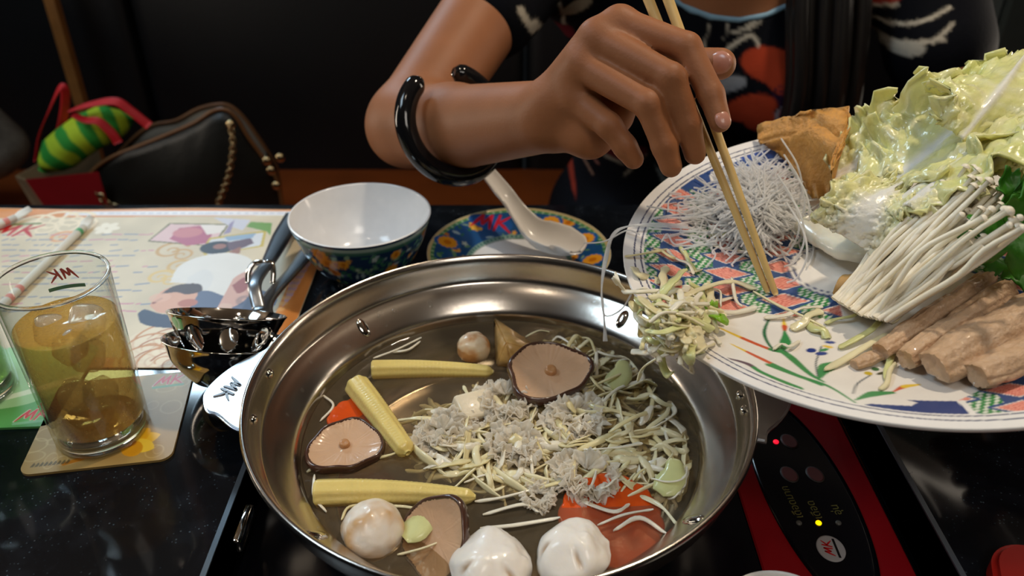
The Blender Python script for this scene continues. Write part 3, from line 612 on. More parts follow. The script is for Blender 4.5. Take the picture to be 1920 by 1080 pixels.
# red letters and green strip on the far inside of the rim side
def on_wall(u, v, off): a = math.pi/2-u/0.0335+0.35; r = 0.0327+off; return (r*math.cos(a), r*math.sin(a), 0.103+v)
lb = MB(); logo_mesh(lb, lambda x, y, z: on_wall(-x, y, z), 0.0135, 0.0002); lb.build('red_letters', M_red_ink, tea, smooth=False)
q = np.linspace(-0.011, 0.011, 13); Vb = np.array([on_wall(-u, v, o) for u in q for v, o in ((-0.0105, 0), (-0.0080, 0), (-0.0080, 0.0002), (-0.0105, 0.0002))])
mk('green_strip', Vb, [tuple(f) for f in grid_faces(13, 4, cv=True).tolist()], M_green_ink, tea, smooth=False)
gc = P(-48, 742)
lime, ri, ba = tumbler((gc.x, gc.y, 0.0022), 'clear glass of bright green drink on a green coaster', 'glass'); fill(lime, ri, ba, 0.092, M_lime, 'green_drink')

# ================================================================== wrapped straws
M_straw = mat('paper_straw_wrap', rgb('e6e6df'), 0.6, var=0.05); M_sg = mat('green_print', rgb('5fae7c'), 0.6); M_sp = mat('pink_print', rgb('dd8f8a'), 0.6)
def straw(p0, p1, label, tipmat):
    p0, p1 = Vector((p0.x, p0.y, 0.0056)), Vector((p1.x, p1.y, 0.0056)); d = (p1-p0).normalized(); L = (p1-p0).length
    e = empty('wrapped_straw', p0, math.atan2(d.y, d.x), label=label, cat='straw', group='paper wrapped straws')
    V, F = tube([(0, 0, 0), (L*0.5, 0, 0), (L, 0, 0)], 0.0036, 14, 0.95); mk('wrapper', V, F, M_straw, e)
    V, F = ribbon([(L-0.001, 0, 0), (L+0.008, 0.001, 0.001), (L+0.017, 0.0, 0.003)], [0.008, 0.010, 0.006], 0.0004, 0.5); mk('torn_end', V, F, M_straw, e)
    for x, m in ((0.010, M_sp), (0.024, M_sp), (L-0.012, tipmat)):
        V, F = tube([(x, 0, 0), (x+0.005, 0, 0)], 0.0037, 14, 0.95, cap=False); mk('printed_band', V, F, m, e)
straw(P(5, 586), P(160, 436), 'white paper wrapped straw lying across the placemat behind the tea glass', M_sg)
straw(P(-90, 470), P(32, 418), 'white paper wrapped straw beside the red printed letters of the placemat', M_sp)

# ================================================================== ladles
M_steel_handle = mat('brushed_handle_steel', (0.34, 0.36, 0.39), 0.32, 1.0, var=0.05)
def ladle(rimc, nrm, r, depth, slots, hpts, hw, name, label, foot):
    nrm = Vector(nrm).normalized(); M = Matrix.Translation(rimc) @ nrm.to_track_quat('Z', 'Y').to_matrix().to_4x4()
    e = empty(name, (rimc.x, rimc.y, 0.0), label=label, cat='ladle'); off = np.array([rimc.x, rimc.y, 0])
    pr = smooth_prof([(0.0, -depth), (foot, -depth), (foot+0.006, -depth+0.003), (r*0.84, -depth*0.5), (r*0.97, -0.004), (r*1.03, 0.0)], 10)
    seg = 180; V, F = lathe(pr, seg); nP = len(pr)
    if slots:
        C = V[F].mean(1); a = np.arctan2(C[:, 1], C[:, 0]); keep = np.ones(len(F), bool); s0, s1 = -depth*0.20, -depth*0.80; zc = (s0+s1)/2; hz = (s0-s1)/2
        cents = np.arange(slots)*2*math.pi/slots
        for c in cents:
            d = (a-c+math.pi) % (2*math.pi)-math.pi; keep &= ((d/0.20)**2+((C[:, 2]-zc)/hz)**2) > 1
        F = F[keep]
    o = mk('bowl', xform(V, M)-off, F, M_steel_mirror, e); s = o.modifiers.new('thick', 'SOLIDIFY'); s.thickness = 0.0012; s.offset = 1
    if slots:
        rz = pr[:, 0], pr[:, 1]; order = np.argsort(pr[:, 1])
        for c in cents:
            t = np.linspace(0, 2*math.pi, 33); z = zc+hz*1.03*np.sin(t); aa = c+0.206*np.cos(t); rad = np.interp(z, pr[order, 1], pr[order, 0])
            path = np.stack([rad*np.cos(aa), rad*np.sin(aa), z], 1); V2, F2 = tube(path, 0.0009, 6, cap=False); mk('slot_rim', xform(V2, M)-off, F2, M_steel_mirror, o)
    h = curve([tuple(p) for p in hpts], 8)-off
    V, F = ribbon(h[:], np.interp(np.linspace(0, 1, len(h)), np.linspace(0, 1, len(hw)), hw), 0.0024, 0.0, cup=0.06); mk('handle', V, F, M_steel_handle, e)
    return e
rc = P(427, 587, 0.050)
l1 = ladle(rc, (0.08, 0.50, 0.86), 0.0385, 0.030, 9, [rc+Vector((0.010, 0.034, -0.020)), P(478, 530, 0.040), P(503, 490, 0.030), P(530, 440, 0.020), P(556, 398, 0.012)], [0.010, 0.010, 0.011, 0.018, 0.020], 'slotted_ladle', 'polished steel slotted ladle resting in the soup ladle', 0.018)
h = P(498, 492, 0.0315)
for sx in (-1, 0.55):
    V, F = tube(curve([(h.x-rc.x, h.y-rc.y, 0.0315), (h.x-rc.x+sx*0.009, h.y-rc.y-0.001, 0.031), (h.x-rc.x+sx*0.013, h.y-rc.y-0.007, 0.026), (h.x-rc.x+sx*0.013, h.y-rc.y-0.013, 0.019)], 6), 0.0024, 8); mk('hook', V, F, M_steel_mirror, l1)
rc2 = P(425, 636, 0.038)
l2 = ladle(rc2, (0.10, 0.42, 0.90), 0.0405, 0.030, 0, [rc2+Vector((0.018, 0.040, -0.016)), P(500, 565, 0.024), P(548, 508, 0.016), P(585, 462, 0.009), P(625, 420, 0.006)], [0.010, 0.011, 0.011, 0.016, 0.018], 'soup_ladle', 'polished steel soup ladle lying under the slotted ladle', 0.016)

# ================================================================== white bowl, saucer, spoon
def print_flowers(cvs, n, seed, x0, x1, y0, y1):
    r_ = random.Random(seed)
    for i in range(n*4): cvs.leaf(r_.uniform(x0, x1), r_.uniform(y0, y1), r_.uniform(0.004, 0.009), r_.uniform(0.002, 0.004), r_.uniform(0, 6.3), r_.choice(['3f7a56', '5f8f6a', '2f6a52', '86a68a', '9fb8c0']))
    for i in range(n):
        x, y = r_.uniform(x0, x1), r_.uniform(y0, y1); k = r_.random()
        if k < 0.5: cvs.flower(x, y, r_.uniform(0.004, 0.0075), r_.choice(['e09a2c', 'd9892a', 'e8b040']), 9, 'c06a18')
        else: cvs.flower(x, y, r_.uniform(0.002, 0.0035), r_.choice(['d9c24a', 'e6a83c', 'b8c8c0']), 5)
BW = (-0.1278, 0.6168, 0.0)
bowl = empty('rice_bowl', BW, label='white rice bowl with a dark blue flowered outside beside the ladles', cat='bowl')
inn = smooth_prof([(0.0, 0.009), (0.022, 0.0095), (0.036, 0.016), (0.048, 0.033), (0.0545, 0.050), (0.0575, 0.0575)], 6)
out = smooth_prof([(0.0580, 0.0588), (0.0592, 0.0585), (0.0592, 0.0570), (0.0565, 0.048), (0.0500, 0.030), (0.0390, 0.012), (0.0280, 0.0070), (0.0262, 0.0050), (0.0255, 0.0004), (0.0235, 0.0002), (0.0230, 0.0050), (0.0, 0.0055)], 8)
pr = np.vstack([inn, out]); seg = 360; V, F = lathe(pr, seg)
kb = Canvas(2*math.pi*0.05, 0.060, 0.0006, '1d3557'); kb.poly([(-0.2, 0.026), (0.2, 0.026), (0.2, 0.0225), (-0.2, 0.0225)], '9fb5ac'); kb.poly([(-0.2, 0.0225), (0.2, 0.0225), (0.2, 0.0195), (-0.2, 0.0195)], '3a6a5a')
print_flowers(kb, 70, 3, -0.155, 0.155, -0.022, 0.017)
th = np.arctan2(V[:, 1], V[:, 0]); c = kb.sample(th*0.05, V[:, 2]-0.030); idx = np.tile(np.arange(len(pr)), seg); white = (idx < len(inn)+14) | (idx > len(pr)-26)
c[white] = rgb('e9e9ea'); mk('bowl_body', V, F[:, ::-1], M_print_glaze, bowl, col=c)
SA = Vector((0.006, 0.627, 0.0)); SR = 0.079
sauc = empty('saucer', SA, label='blue and green flowered saucer with red letters under the white spoon', cat='saucer')
ks = Canvas(0.164, 0.164, 0.0005, '1f4f86')
print_flowers(ks, 60, 12, -0.078, 0.078, -0.078, 0.078)
Rr = np.hypot(ks.X, ks.Y)
ks.a[Rr > 0.0745] = rgb('4f8a5c'); ks.a[Rr > 0.0775] = rgb('c9b98a'); ks.a[Rr < 0.0475] = rgb('7a9a92'); ks.a[Rr < 0.0435] = rgb('e4e6ea')
for k in range(70): a = k*2*math.pi/70; ks.ell(0.0455*math.cos(a), 0.0455*math.sin(a), 0.0014, 0.0009, '3a6a6a', a); ks.ell(0.076*math.cos(a), 0.076*math.sin(a), 0.0015, 0.001, 'a9c8a8', a)
ks.ell(-0.026, 0.059, 0.021, 0.010, '1d5aa8', -0.12); ks.logo(-0.026, 0.059, 0.030, 0.0, 'd0243a')
for x, y in ((0.060, 0.026), (-0.064, 0.020), (0.030, 0.058), (0.064, -0.01)): ks.ell(x, y, 0.012, 0.010, '1f62b0'); ks.flower(x, y, 0.0085, 'eaa32c', 12, 'd07a18')
pr = smooth_prof([(0.0, 0.0035), (0.040, 0.0035), (0.0445, 0.0050), (0.060, 0.0115), (0.0770, 0.0165), (0.0788, 0.0175), (0.0790, 0.0165), (0.0600, 0.0090), (0.0440, 0.0015), (0.040, 0.0002), (0.0, 0.0015)], 22); V, F = lathe(pr, 420)
c = ks.sample(V[:, 0], V[:, 1]); idx = np.tile(np.arange(len(pr)), 420); c[idx > 5*22+10] = rgb('e6e6e6'); mk('saucer_body', V, F[:, ::-1], M_print_glaze, sauc, col=c)
# spoon: boat-shaped bowl and a channelled handle, built as one skin from stations along its length
b0 = P(1040, 462, 0.022); tip = P(1079, 472, 0.030); end = PY(908, 318, 0.715)
st = [  # point on the axis (bottom of channel), half width, side height
    (tip, 0.004, 0.001), (P(1070, 474, 0.0205), 0.0165, 0.012), (P(1048, 470, 0.0165), 0.0205, 0.016), (P(1022, 462, 0.0165), 0.0200, 0.017), (P(1000, 446, 0.0195), 0.0155, 0.016),
    (P(984, 425, 0.0260), 0.0112, 0.010), (P(965, 395, 0.0370), 0.0088, 0.006), (P(940, 358, 0.0500), 0.0078, 0.0045), (end, 0.0068, 0.004), (end+(end-P(940, 358, 0.05))*0.35, 0.004, 0.002)]
ax = curve([tuple(s[0]) for s in st], 6); hw = np.interp(np.linspace(0, 9, len(ax)), range(10), [s[1] for s in st]); sh = np.interp(np.linspace(0, 9, len(ax)), range(10), [s[2] for s in st])
tz = np.gradient(ax, axis=0); tz /= np.linalg.norm(tz, axis=1)[:, None]; sd = np.cross(tz, [0, 0, 1.0]); sd /= np.linalg.norm(sd, axis=1)[:, None]; upv = np.cross(sd, tz)
s = np.linspace(-1, 1, 13); inner_v = ax[:, None]+hw[:, None, None]*s[None, :, None]*sd[:, None]+(sh[:, None]*(np.abs(s)**2.2)[None, :])[..., None]*upv[:, None]
outer_v = inner_v-0.0024*upv[:, None]-0.0016*(s[None, :, None]*-1)*sd[:, None]
ring = np.concatenate([inner_v, outer_v[:, ::-1]], 1); k = 26; F = [tuple(f) for f in grid_faces(len(ax), k, cv=True).tolist()]+[tuple(range(k))[::-1], tuple(range((len(ax)-1)*k, len(ax)*k))]
sp = mk('soup_spoon', ring.reshape(-1, 3)-np.array(b0), F, M_white_glaze, None, loc=b0); sp.modifiers.new('sub', 'SUBSURF').render_levels = 1
tag(sp, 'white chinese soup spoon lying in the flowered saucer', 'spoon')
# ---- small things at the frame's lower edge
cu = P(1442, 1075, 0.018); V, F = lathe(smooth_prof([(0, -0.044), (0.018, -0.044), (0.026, -0.030), (0.031, 0.0), (0.0322, 0.001), (0.033, -0.0005), (0.029, -0.030), (0.020, -0.047), (0.0, -0.0475)], 5), 64)
tag(mk('sauce_cup', V, F[:, ::-1], M_white_glaze, None, loc=(cu.x, cu.y-0.033, 0.018)), 'small white sauce cup on the cooker in front of the pot', 'cup')
ru = P(1858, 1030, 0.012); pts = round_rect(0.09, 0.12, 0.022, 10); V, F = extrude_poly(pts, 0, 0.012)
ro = mk('red_tray', V, F, mat('red_plastic', rgb('a81c14'), 0.35), None, loc=(ru.x+0.026, ru.y-0.060, 0.0003), sharp=40); ro.rotation_euler = (0, 0, -0.35)
bm = bmesh.new(); bm.from_mesh(ro.data); bmesh.ops.bevel(bm, geom=[e for e in bm.edges if e.verts[0].co.z > 0.01 and e.verts[1].co.z > 0.01], offset=0.003, segments=3, affect='EDGES'); bm.to_mesh(ro.data); bm.free()
tag(ro, 'red plastic tray with rounded corners beside the cooker bay', 'tray')
# ================================================================== the big plate, tipped towards the pot
PLC = Vector((0.2356, 0.4495, 0.1256)); PN = Vector((-0.12663, -0.04177, 0.99107)).normalized()
PX = (Vector((1, 0, 0))-PN*PN.x).normalized(); PYv = PN.cross(PX); PR = 0.165
PM = Matrix(((PX.x, PYv.x, PN.x, PLC.x), (PX.y, PYv.y, PN.y, PLC.y), (PX.z, PYv.z, PN.z, PLC.z), (0, 0, 0, 1))); PMI = PM.inverted()
def S(px, py, h=0.0):
    """point seen at a pixel on the plane h above the plate's rim plane"""
    d = ray(px, py); o = PLC+PN*h; return ORG+d*(((o-ORG).dot(PN))/d.dot(PN))
pin = smooth_prof([(0.0, -0.0175), (0.060, -0.0175), (0.098, -0.0165), (0.120, -0.0125), (0.140, -0.0065), (0.155, -0.0018), (0.1625, 0.0), (0.1645, 0.0006)], 30)
pout = smooth_prof([(0.1650, -0.0004), (0.1640, -0.0022), (0.155, -0.0050), (0.140, -0.0100), (0.118, -0.0170), (0.100, -0.0215), (0.093, -0.0240), (0.090, -0.0270), (0.086, -0.0270), (0.084, -0.0235), (0.0, -0.0215)], 8)
def surf(r): return float(np.interp(r, pin[:, 0], pin[:, 1]))
def G(px, py, up=0.0):
    """point on the plate's face at a pixel, raised by up along the plate normal"""
    h = -0.012
    for _ in range(6):
        q = PMI @ S(px, py, h); h = surf(min(math.hypot(q.x, q.y), 0.1645))
    return S(px, py, h+up)
def g2(px, py): q = PMI @ G(px, py); return (q.x, q.y)
def gs(*p): return [g2(*a) for a in p]
def gc(*p, n=6): return curve([(*g2(*a), 0) for a in p], n)[:, :2]
kp = Canvas(0.334, 0.334, 0.0005, 'ece7e0')
rad = np.hypot(kp.X, kp.Y)
# patterned sector: navy ground, rows of pink diamonds, green and white steps between
sec = gs((1190, 560), (1176, 470), (1190, 395), (1250, 340), (1330, 300), (1420, 270), (1500, 330), (1560, 470), (1580, 600), (1480, 592), (1390, 582), (1300, 575), (1240, 580))
k0 = kp.a.copy(); kp.a[:] = rgb('3b5484')
ang = -0.20; U = kp.X*math.cos(ang)+kp.Y*math.sin(ang); Vv = -kp.X*math.sin(ang)+kp.Y*math.cos(ang)
cpx, rpy = 0.0345, 0.0186; o0 = g2(1362, 512); ou = o0[0]*math.cos(ang)+o0[1]*math.sin(ang); ov = -o0[0]*math.sin(ang)+o0[1]*math.cos(ang)
ci = np.round((U-ou)/cpx); du = U-ou-ci*cpx; vv = Vv-ov-(ci % 2)*rpy*0.5; dv = vv-np.round(vv/rpy)*rpy
dd = np.abs(du)/0.0140+np.abs(dv)/0.0073
# green/white steps sit in the gaps between columns
du2 = np.abs(du)-cpx/2
gm = (dd > 1.28); st_ = np.floor((U*0.9+Vv)/0.0021).astype(int); st2 = np.floor((U*0.9-Vv)/0.0021).astype(int)
gcol = np.where(((st_+2*st2) % 5 < 2)[..., None], rgb('e3e5d8'), rgb('3d8a4c')); gm2 = gm & (np.abs(du2) < 0.0085) & (dd > 1.35)
kp.a[gm2] = gcol[gm2]
pk = dd < 1.0; kp.a[pk] = rgb('eea08e'); ln = pk & ((dd*4.2) % 1 > 0.72); kp.a[ln] = rgb('c85a50'); kp.a[(dd < 1.06) & (dd >= 0.96)] = rgb('f0e6dc')
pat = kp.a.copy(); kp.a[:] = k0
msk = Canvas(0.334, 0.334, 0.0005, '000000'); msk.poly(sec, 'ffffff')
sec2 = gs((1795, 752), (1830, 790), (1960, 800), (2000, 740), (1960, 690), (1860, 720)); msk.poly(sec2, 'ffffff')
m_ = (msk.a[..., :1] > 0.5); kp.a = np.where(m_, pat, kp.a)
msk2 = Canvas(0.334, 0.334, 0.0005, '000000'); msk2.poly([(-x*0.98, -y*0.98) for x, y in sec], 'ffffff'); m_ = (msk2.a[..., :1] > 0.5) & (kp.X[..., None] > 0.045); kp.a = np.where(m_, pat, kp.a)
# plain navy with white waves at the sector's ends
kp.poly(gs((1270, 345), (1330, 292), (1430, 262), (1500, 300), (1440, 330), (1370, 350), (1320, 365)), '39528a')
kp.poly(gc((1330, 328), (1345, 318), (1385, 318), (1420, 308), (1400, 330), (1360, 342), (1335, 340), (1330, 328)), 'eeeae4')
kp.poly(gc((1330, 312), (1370, 290), (1420, 275), (1470, 262), (1440, 285), (1390, 300), (1350, 314), (1330, 312)), 'e8e8ea'); kp.poly(gc((1385, 296), (1420, 284), (1455, 276), (1430, 290), (1400, 300), (1385, 296)), '4058a0')
kp.poly(gs((1608, 762), (1631, 757), (1709, 761), (1720, 755), (1701, 750), (1794, 752), (1825, 781), (1678, 777)), '33467c'); kp.poly(gs((1794, 752), (1806, 750), (1840, 782), (1825, 782)), 'f0ece6')
# white medallion with ring
mc_ = g2(1570, 505); kp.ell(mc_[0], mc_[1], 0.0300, 0.0300, 'ece7e0'); kp.ell(mc_[0], mc_[1], 0.0268, 0.0268, '46507a', ring=0.035); kp.ell(mc_[0], mc_[1], 0.0300, 0.0300, '46507a', ring=0.03)
# flower sprays on the white part
def spray(pts, w, cols):
    q = gc(*pts); n = len(q); k = len(cols)
    for i in range(k): a, b = int(i*n/k), min(n, int((i+1)*n/k)+1); kp.line(q[a:b], np.interp(np.arange(a, b), np.linspace(0, n, len(w)), w), cols[i])
gr, yl, rd = '3f8f52', 'e6c23c', 'cf5a34'
spray([(1444, 593), (1433, 623), (1444, 649), (1462, 660)], [0.0012, 0.0022, 0.0018, 0.0012], ['2f6f48']); spray([(1469, 598), (1471, 612), (1471, 622)], [0.001, 0.0034, 0.0012], [yl, rd]); spray([(1471, 620), (1473, 640), (1467, 656)], [0.001, 0.0068, 0.002], [gr])
spray([(1462, 655), (1485, 672), (1520, 702), (1545, 716)], [0.004, 0.005, 0.003, 0.001], [gr]); spray([(1350, 615), (1392, 634), (1444, 655), (1470, 662)], [0.0015, 0.0030, 0.0028, 0.001], [yl, rd, gr]); spray([(1371, 645), (1418, 668), (1482, 698), (1540, 722)], [0.001, 0.003, 0.003, 0.002], [yl, rd, gr, gr])
spray([(1358, 670), (1401, 682), (1430, 699), (1500, 728)], [0.001, 0.0032, 0.003, 0.0035], ['6a5560', '6a5560', gr, gr]); spray([(1534, 712), (1548, 690), (1577, 678)], [0.001, 0.0085, 0.001], [gr]); spray([(1440, 684), (1500, 706), (1553, 724), (1604, 755)], [0.003, 0.0035, 0.002, 0.001], [gr])
spray([(1604, 750), (1635, 739), (1674, 736)], [0.001, 0.0058, 0.002], [gr]); spray([(1676, 734), (1695, 725), (1724, 721)], [0.001, 0.0035, 0.001], [rd, yl]); spray([(1600, 738), (1608, 719), (1634, 702)], [0.0009, 0.001, 0.0008], ['4a5560'])
spray([(1533, 705), (1530, 680), (1540, 650)], [0.0009, 0.0009, 0.0009], ['4a5560'])
for x, y, rx, ry, a, c in ((1521, 657, 0.0030, 0.0022, 0.3, '2c3f86'), (1540, 663, 0.0035, 0.0018, 0.1, '34468c'), (1552, 650, 0.0030, 0.0012, -0.4, yl), (1545, 656, 0.003, 0.0012, 0.3, gr), (1556, 642, 0.003, 0.0013, -0.2, '34468c'), (1641, 692, 0.0022, 0.002, 0, '3f6a3c'), (1628, 700, 0.0022, 0.002, 0, 'c9b030'), (1652, 700, 0.003, 0.0012, 0.4, '4a4a30')):
    q = g2(x, y); kp.ell(q[0], q[1], rx, ry, c, a)
# mirrored sprays on the side of the plate away from the camera
kp.a[(rad > 0.1515)] = rgb('eeeae6')
for r0 in (0.1530, 0.1572): kp.a[(rad > r0) & (rad < r0+0.0009)] = rgb('3a4266')
plate = empty('serving_plate', PLC, label='large round patterned serving plate of vegetables tipped towards the pot', cat='plate')
plate.rotation_mode = 'QUATERNION'; plate.rotation_quaternion = PM.to_quaternion()
pr = np.vstack([pin, pout]); seg = 900; V, F = lathe(pr, seg); c = kp.sample(V[:, 0], V[:, 1]); idx = np.tile(np.arange(len(pr)), seg); c[idx >= len(pin)] = rgb('e8e4de')
mk('plate_body', V, F[:, ::-1], M_print_glaze, plate, col=c)

# ------------------------------------------------------------------ shared food looks
def foodmat(name, c, rough=0.3, sss=0.25, attr=False, var=0.10, vs=90, bump=0.2, bs=180, trans=0.0, coat=0.3):
    return mat(name, c, rough, var=var, vscale=vs, bump=bump, bscale=bs, attr=attr, sss=sss, sssr=(0.006, 0.005, 0.003), trans=trans, coat=coat)
M_cab = [foodmat('cabbage_pale', rgb('eee2b6'), bump=0.05), foodmat('cabbage_white', rgb('f3ead2'), bump=0.05), foodmat('cabbage_green', rgb('d6d796'), bump=0.05), foodmat('cabbage_cream', rgb('e8d8a4'), bump=0.05)]
M_spring = foodmat('spring_onion', rgb('7fb321'))
M_enoki = foodmat('enoki', rgb('f4ead4'), 0.4, bump=0.05, coat=0.1); M_enokicap = foodmat('enoki_cap', rgb('f0e6d2'), 0.4, bump=0.05)
M_enokibase = foodmat('enoki_base', rgb('b08d58'), 0.6)
M_napa = foodmat('napa_leaf', (1, 1, 1), 0.25, 0.3, attr=True, var=0.06, bump=0.5, bs=140, coat=0.4)
M_tofuskin = foodmat('tofu_sheet', rgb('c9a888'), 0.4, 0.2, var=0.16, vs=120, bump=0.9, bs=260)
M_fried = foodmat('fried_tofu', rgb('c88f45'), 0.55, 0.15, var=0.30, vs=110, bump=0.9, bs=260, coat=0.0)
M_noodle = milky_mat('glass_noodle', (0.98, 0.98, 0.98), 0.25)
M_celery = foodmat('celery_leaf', rgb('2f6f14'), 0.45, 0.1, var=0.2, bump=0.4, bs=120, coat=0.0)
def put_world(name, V, F, m, label=None, cat=None, group=None, kind=None, col=None, smooth=True):
    V = np.asarray(V, float).reshape(-1, 3); c = np.array([V[:, 0].mean(), V[:, 1].mean(), V[:, 2].min()])
    o = mk(name, V-c, F, m, None, smooth=smooth, col=col, loc=tuple(c)); return tag(o, label, cat, group, kind)
def shred_mesh(pts, w, th=0.0009, tw=0.0, seed=0, n=6):
    q = curve([tuple(p) for p in pts], n); m = len(q); r_ = np.random.RandomState(seed)
    ww = w*(0.8+0.30*vnoise(np.c_[np.linspace(0, 5, m), np.full((m, 2), seed*0.37)], seed)); ww[0] *= 0.35; ww[-1] *= 0.35
    tws = tw+np.cumsum(r_.normal(0, 0.10, m))
    return ribbon(q, ww, th, tws, cup=r_.uniform(-0.15, 0.30), nv=4)
CABN = ['pale yellow', 'white', 'light green', 'cream']
PLL = [((1210, 475), 'lying at the dark rim lines of the plate'), ((1285, 488), 'lying on the outer column of pink diamonds'), ((1360, 436), 'lying under the near edge of the glass noodles'), ((1420, 440), 'lying beside the held chopsticks'), ((1375, 466), 'lying on a pink diamond near the chopsticks'), ((1490, 590), 'lying on the navy band beside the white part'), ((1530, 612), 'lying by the blue bud print'), ((1580, 592), 'lying in front of the enoki root end'), ((1615, 622), 'lying between the enoki root end and the small tofu scrap'),
       ((1605, 660), 'lying along the small tofu scrap'), ((1668, 685), 'standing at the end of the narrow tofu roll'), ((1664, 705), 'lying on the yellow dot print'), ((1480, 580), 'lying across the chopstick tips'), ((1715, 567), 'lying between the enoki and the tofu rolls'), ((1475, 647), 'lying on the green leaf print'), ((1675, 655), 'lying over the narrow tofu roll')]
def place_pl(x, y): return min(PLL, key=lambda l: math.hypot(l[0][0]-x, l[0][1]-y))[1]
def place_heap(x, y):
    if x < 1215: return 'at the outer tip of the pile leaving the plate'
    if math.hypot(x-1335, y-580) < 42: return 'beside the spring onion pieces on the plate'
    if y > 615: return 'in the pile just above the flower print of the plate'
    if y < 560: return 'in the pile next to the pink diamonds of the plate'
    return 'in the middle of the pile sliding off the plate'
def shred(pts, w, lab, seed, mi=None, tw=0.0, th=0.0009):
    V, F = shred_mesh(pts, w, th, tw, seed); r_ = random.Random(seed); mi = r_.choice([0, 0, 1, 1, 2, 3]) if mi is None else mi
    return put_world('cabbage_shred', V, F, M_cab[mi], lab[0] % (('broad ' if w > 0.0044 else 'thin ')+CABN[mi]), lab[1], lab[2])
LB_HEAP = ('%s cabbage shred in the pile sliding off the plate rim', 'cabbage shred', 'cabbage shreds sliding off the plate')
LB_DROOP = ('%s cabbage shred drooping over the plate rim above the broth', 'cabbage shred', 'cabbage shreds sliding off the plate')
LB_PL = ('%s cabbage shred lying loose on the plate', 'cabbage shred', 'loose cabbage shreds on the plate')
# placed one by one along the rim heap: (pixel x, pixel y, height over the face)
HEAP = [([(1153, 510, .016), (1160, 532, .014), (1150, 520, .022), (1172, 545, .012)], .004, 1), ([(1165, 545, .012), (1195, 545, .014), (1235, 543, .014)], .0055, 1), ([(1240, 552, .018), (1262, 528, .024), (1285, 505, .020)], .0095, 2),
        ([(1180, 565, .010), (1200, 590, .004), (1200, 625, -.012), (1212, 628, -.010)], .008, 3), ([(1215, 590, .012), (1250, 600, .018), (1290, 588, .014)], .006, 1), ([(1250, 610, .010), (1243, 640, -.004), (1240, 670, -.020), (1250, 700, -.030), (1262, 698, -.026)], .006, 2),
        ([(1272, 620, .012), (1250, 660, -.006), (1225, 675, -.022), (1205, 690, -.034), (1195, 715, -.042)], .004, 0), ([(1285, 640, .006), (1292, 670, -.008), (1298, 698, -.018), (1285, 690, -.014), (1268, 672, -.010)], .006, 1),
        ([(1230, 570, .020), (1260, 575, .026), (1300, 560, .020)], .008, 0), ([(1270, 560, .018), (1310, 540, .014), (1370, 525, .006), (1420, 540, .003)], .007, 0), ([(1280, 590, .020), (1310, 600, .018), (1340, 615, .010)], .010, 2),
        ([(1300, 610, .014), (1310, 640, .010), (1325, 655, .006)], .012, 0), ([(1255, 585, .026), (1280, 565, .030), (1305, 580, .022)], .006, 1), ([(1205, 600, .006), (1225, 612, .004), (1232, 600, .010), (1222, 585, .012)], .005, 1),
        ([(1290, 560, .016), (1330, 580, .010), (1375, 585, .004), (1420, 575, .003)], .005, 1), ([(1320, 540, .010), (1350, 545, .006), (1352, 575, .006)], .003, 1), ([(1372, 520, .006), (1380, 560, .004), (1392, 575, .003)], .003, 1)]
for i, (pts, w, mi) in enumerate(HEAP): shred([G(x, y, h) for x, y, h in pts], w*0.8, LB_DROOP if min(p[2] for p in pts) < 0 else LB_HEAP, i, mi)
rs = random.Random(11)
for i in range(80):
    x, y = max(1212, rs.gauss(1276, 42)), rs.gauss(592, 32); h = max(0.002, 0.024*math.exp(-((x-1265)/60)**2-((y-590)/48)**2))+rs.uniform(-0.004, 0.003)
    a = rs.uniform(-0.5, 1.9); L = rs.uniform(18, 48); ca, sa = math.cos(a), math.sin(a)*0.65; b = rs.uniform(-13, 13); b2 = b*rs.uniform(-0.4, 1.2)
    if x-ca*L < 1186: L = max(12, (x-1186)/max(ca, 0.2))
    shred([G(x-ca*L, y-sa*L, h+rs.uniform(-.006, .002)), G(x-ca*L*0.35-b*sa, y-sa*L*0.35+b*ca, h+0.003), G(x+ca*L*0.35-b2*sa, y+sa*L*0.35+b2*ca, h+rs.uniform(-.002, .005)), G(x+ca*L, y+sa*L, h+rs.uniform(-.006, .002))], rs.choice([rs.uniform(.0020, .0050), rs.uniform(.0020, .0050), rs.uniform(.0025, .0050), rs.uniform(.0060, .0085)]), ('%s cabbage shred '+place_heap(x, y), LB_HEAP[1], LB_HEAP[2]), 100+i)
for i, (x0, y0, x1, y1, w, mi) in enumerate([(1188, 478, 1235, 470, .004, 3), (1235, 470, 1262, 482, .003, 3), (1280, 470, 1300, 498, .006, 2), (1260, 478, 1290, 505, .004, 1), (1340, 440, 1372, 432, .008, 2), (1378, 420, 1395, 436, .010, 1), (1405, 440, 1440, 436, .007, 1), (1350, 462, 1400, 470, .006, 1), (1455, 592, 1520, 580, .006, 1), (1495, 610, 1530, 590, .010, 0),
                                             (1520, 600, 1545, 625, .012, 2), (1560, 600, 1600, 585, .006, 2), (1590, 640, 1640, 605, .008, 2), (1570, 680, 1640, 640, .007, 0), (1665, 700, 1675, 660, .007, 2), (1655, 720, 1672, 690, .006, 0), (1440, 560, 1520, 600, .004, 0), (1690, 590, 1740, 545, .006, 0), (1460, 652, 1490, 642, .004, 1), (1650, 670, 1700, 640, .006, 1)]):
    mx, my = (x0+x1)/2, (y0+y1)/2; ex_, ey_ = (x1-x0)*0.35, (y1-y0)*0.35; shred([G(x0-ex_, y0-ey_, .0015), G(x0+ex_*0.6+rs.uniform(-7, 7), y0+ey_*0.6+rs.uniform(-6, 6), .003), G(x1-ex_*0.6+rs.uniform(-7, 7), y1-ey_*0.6+rs.uniform(-6, 6), .004), G(x1+ex_, y1+ey_, .0015)], w*0.6, ('%s cabbage shred '+place_pl(mx, my), LB_PL[1], LB_PL[2]), 300+i, mi)
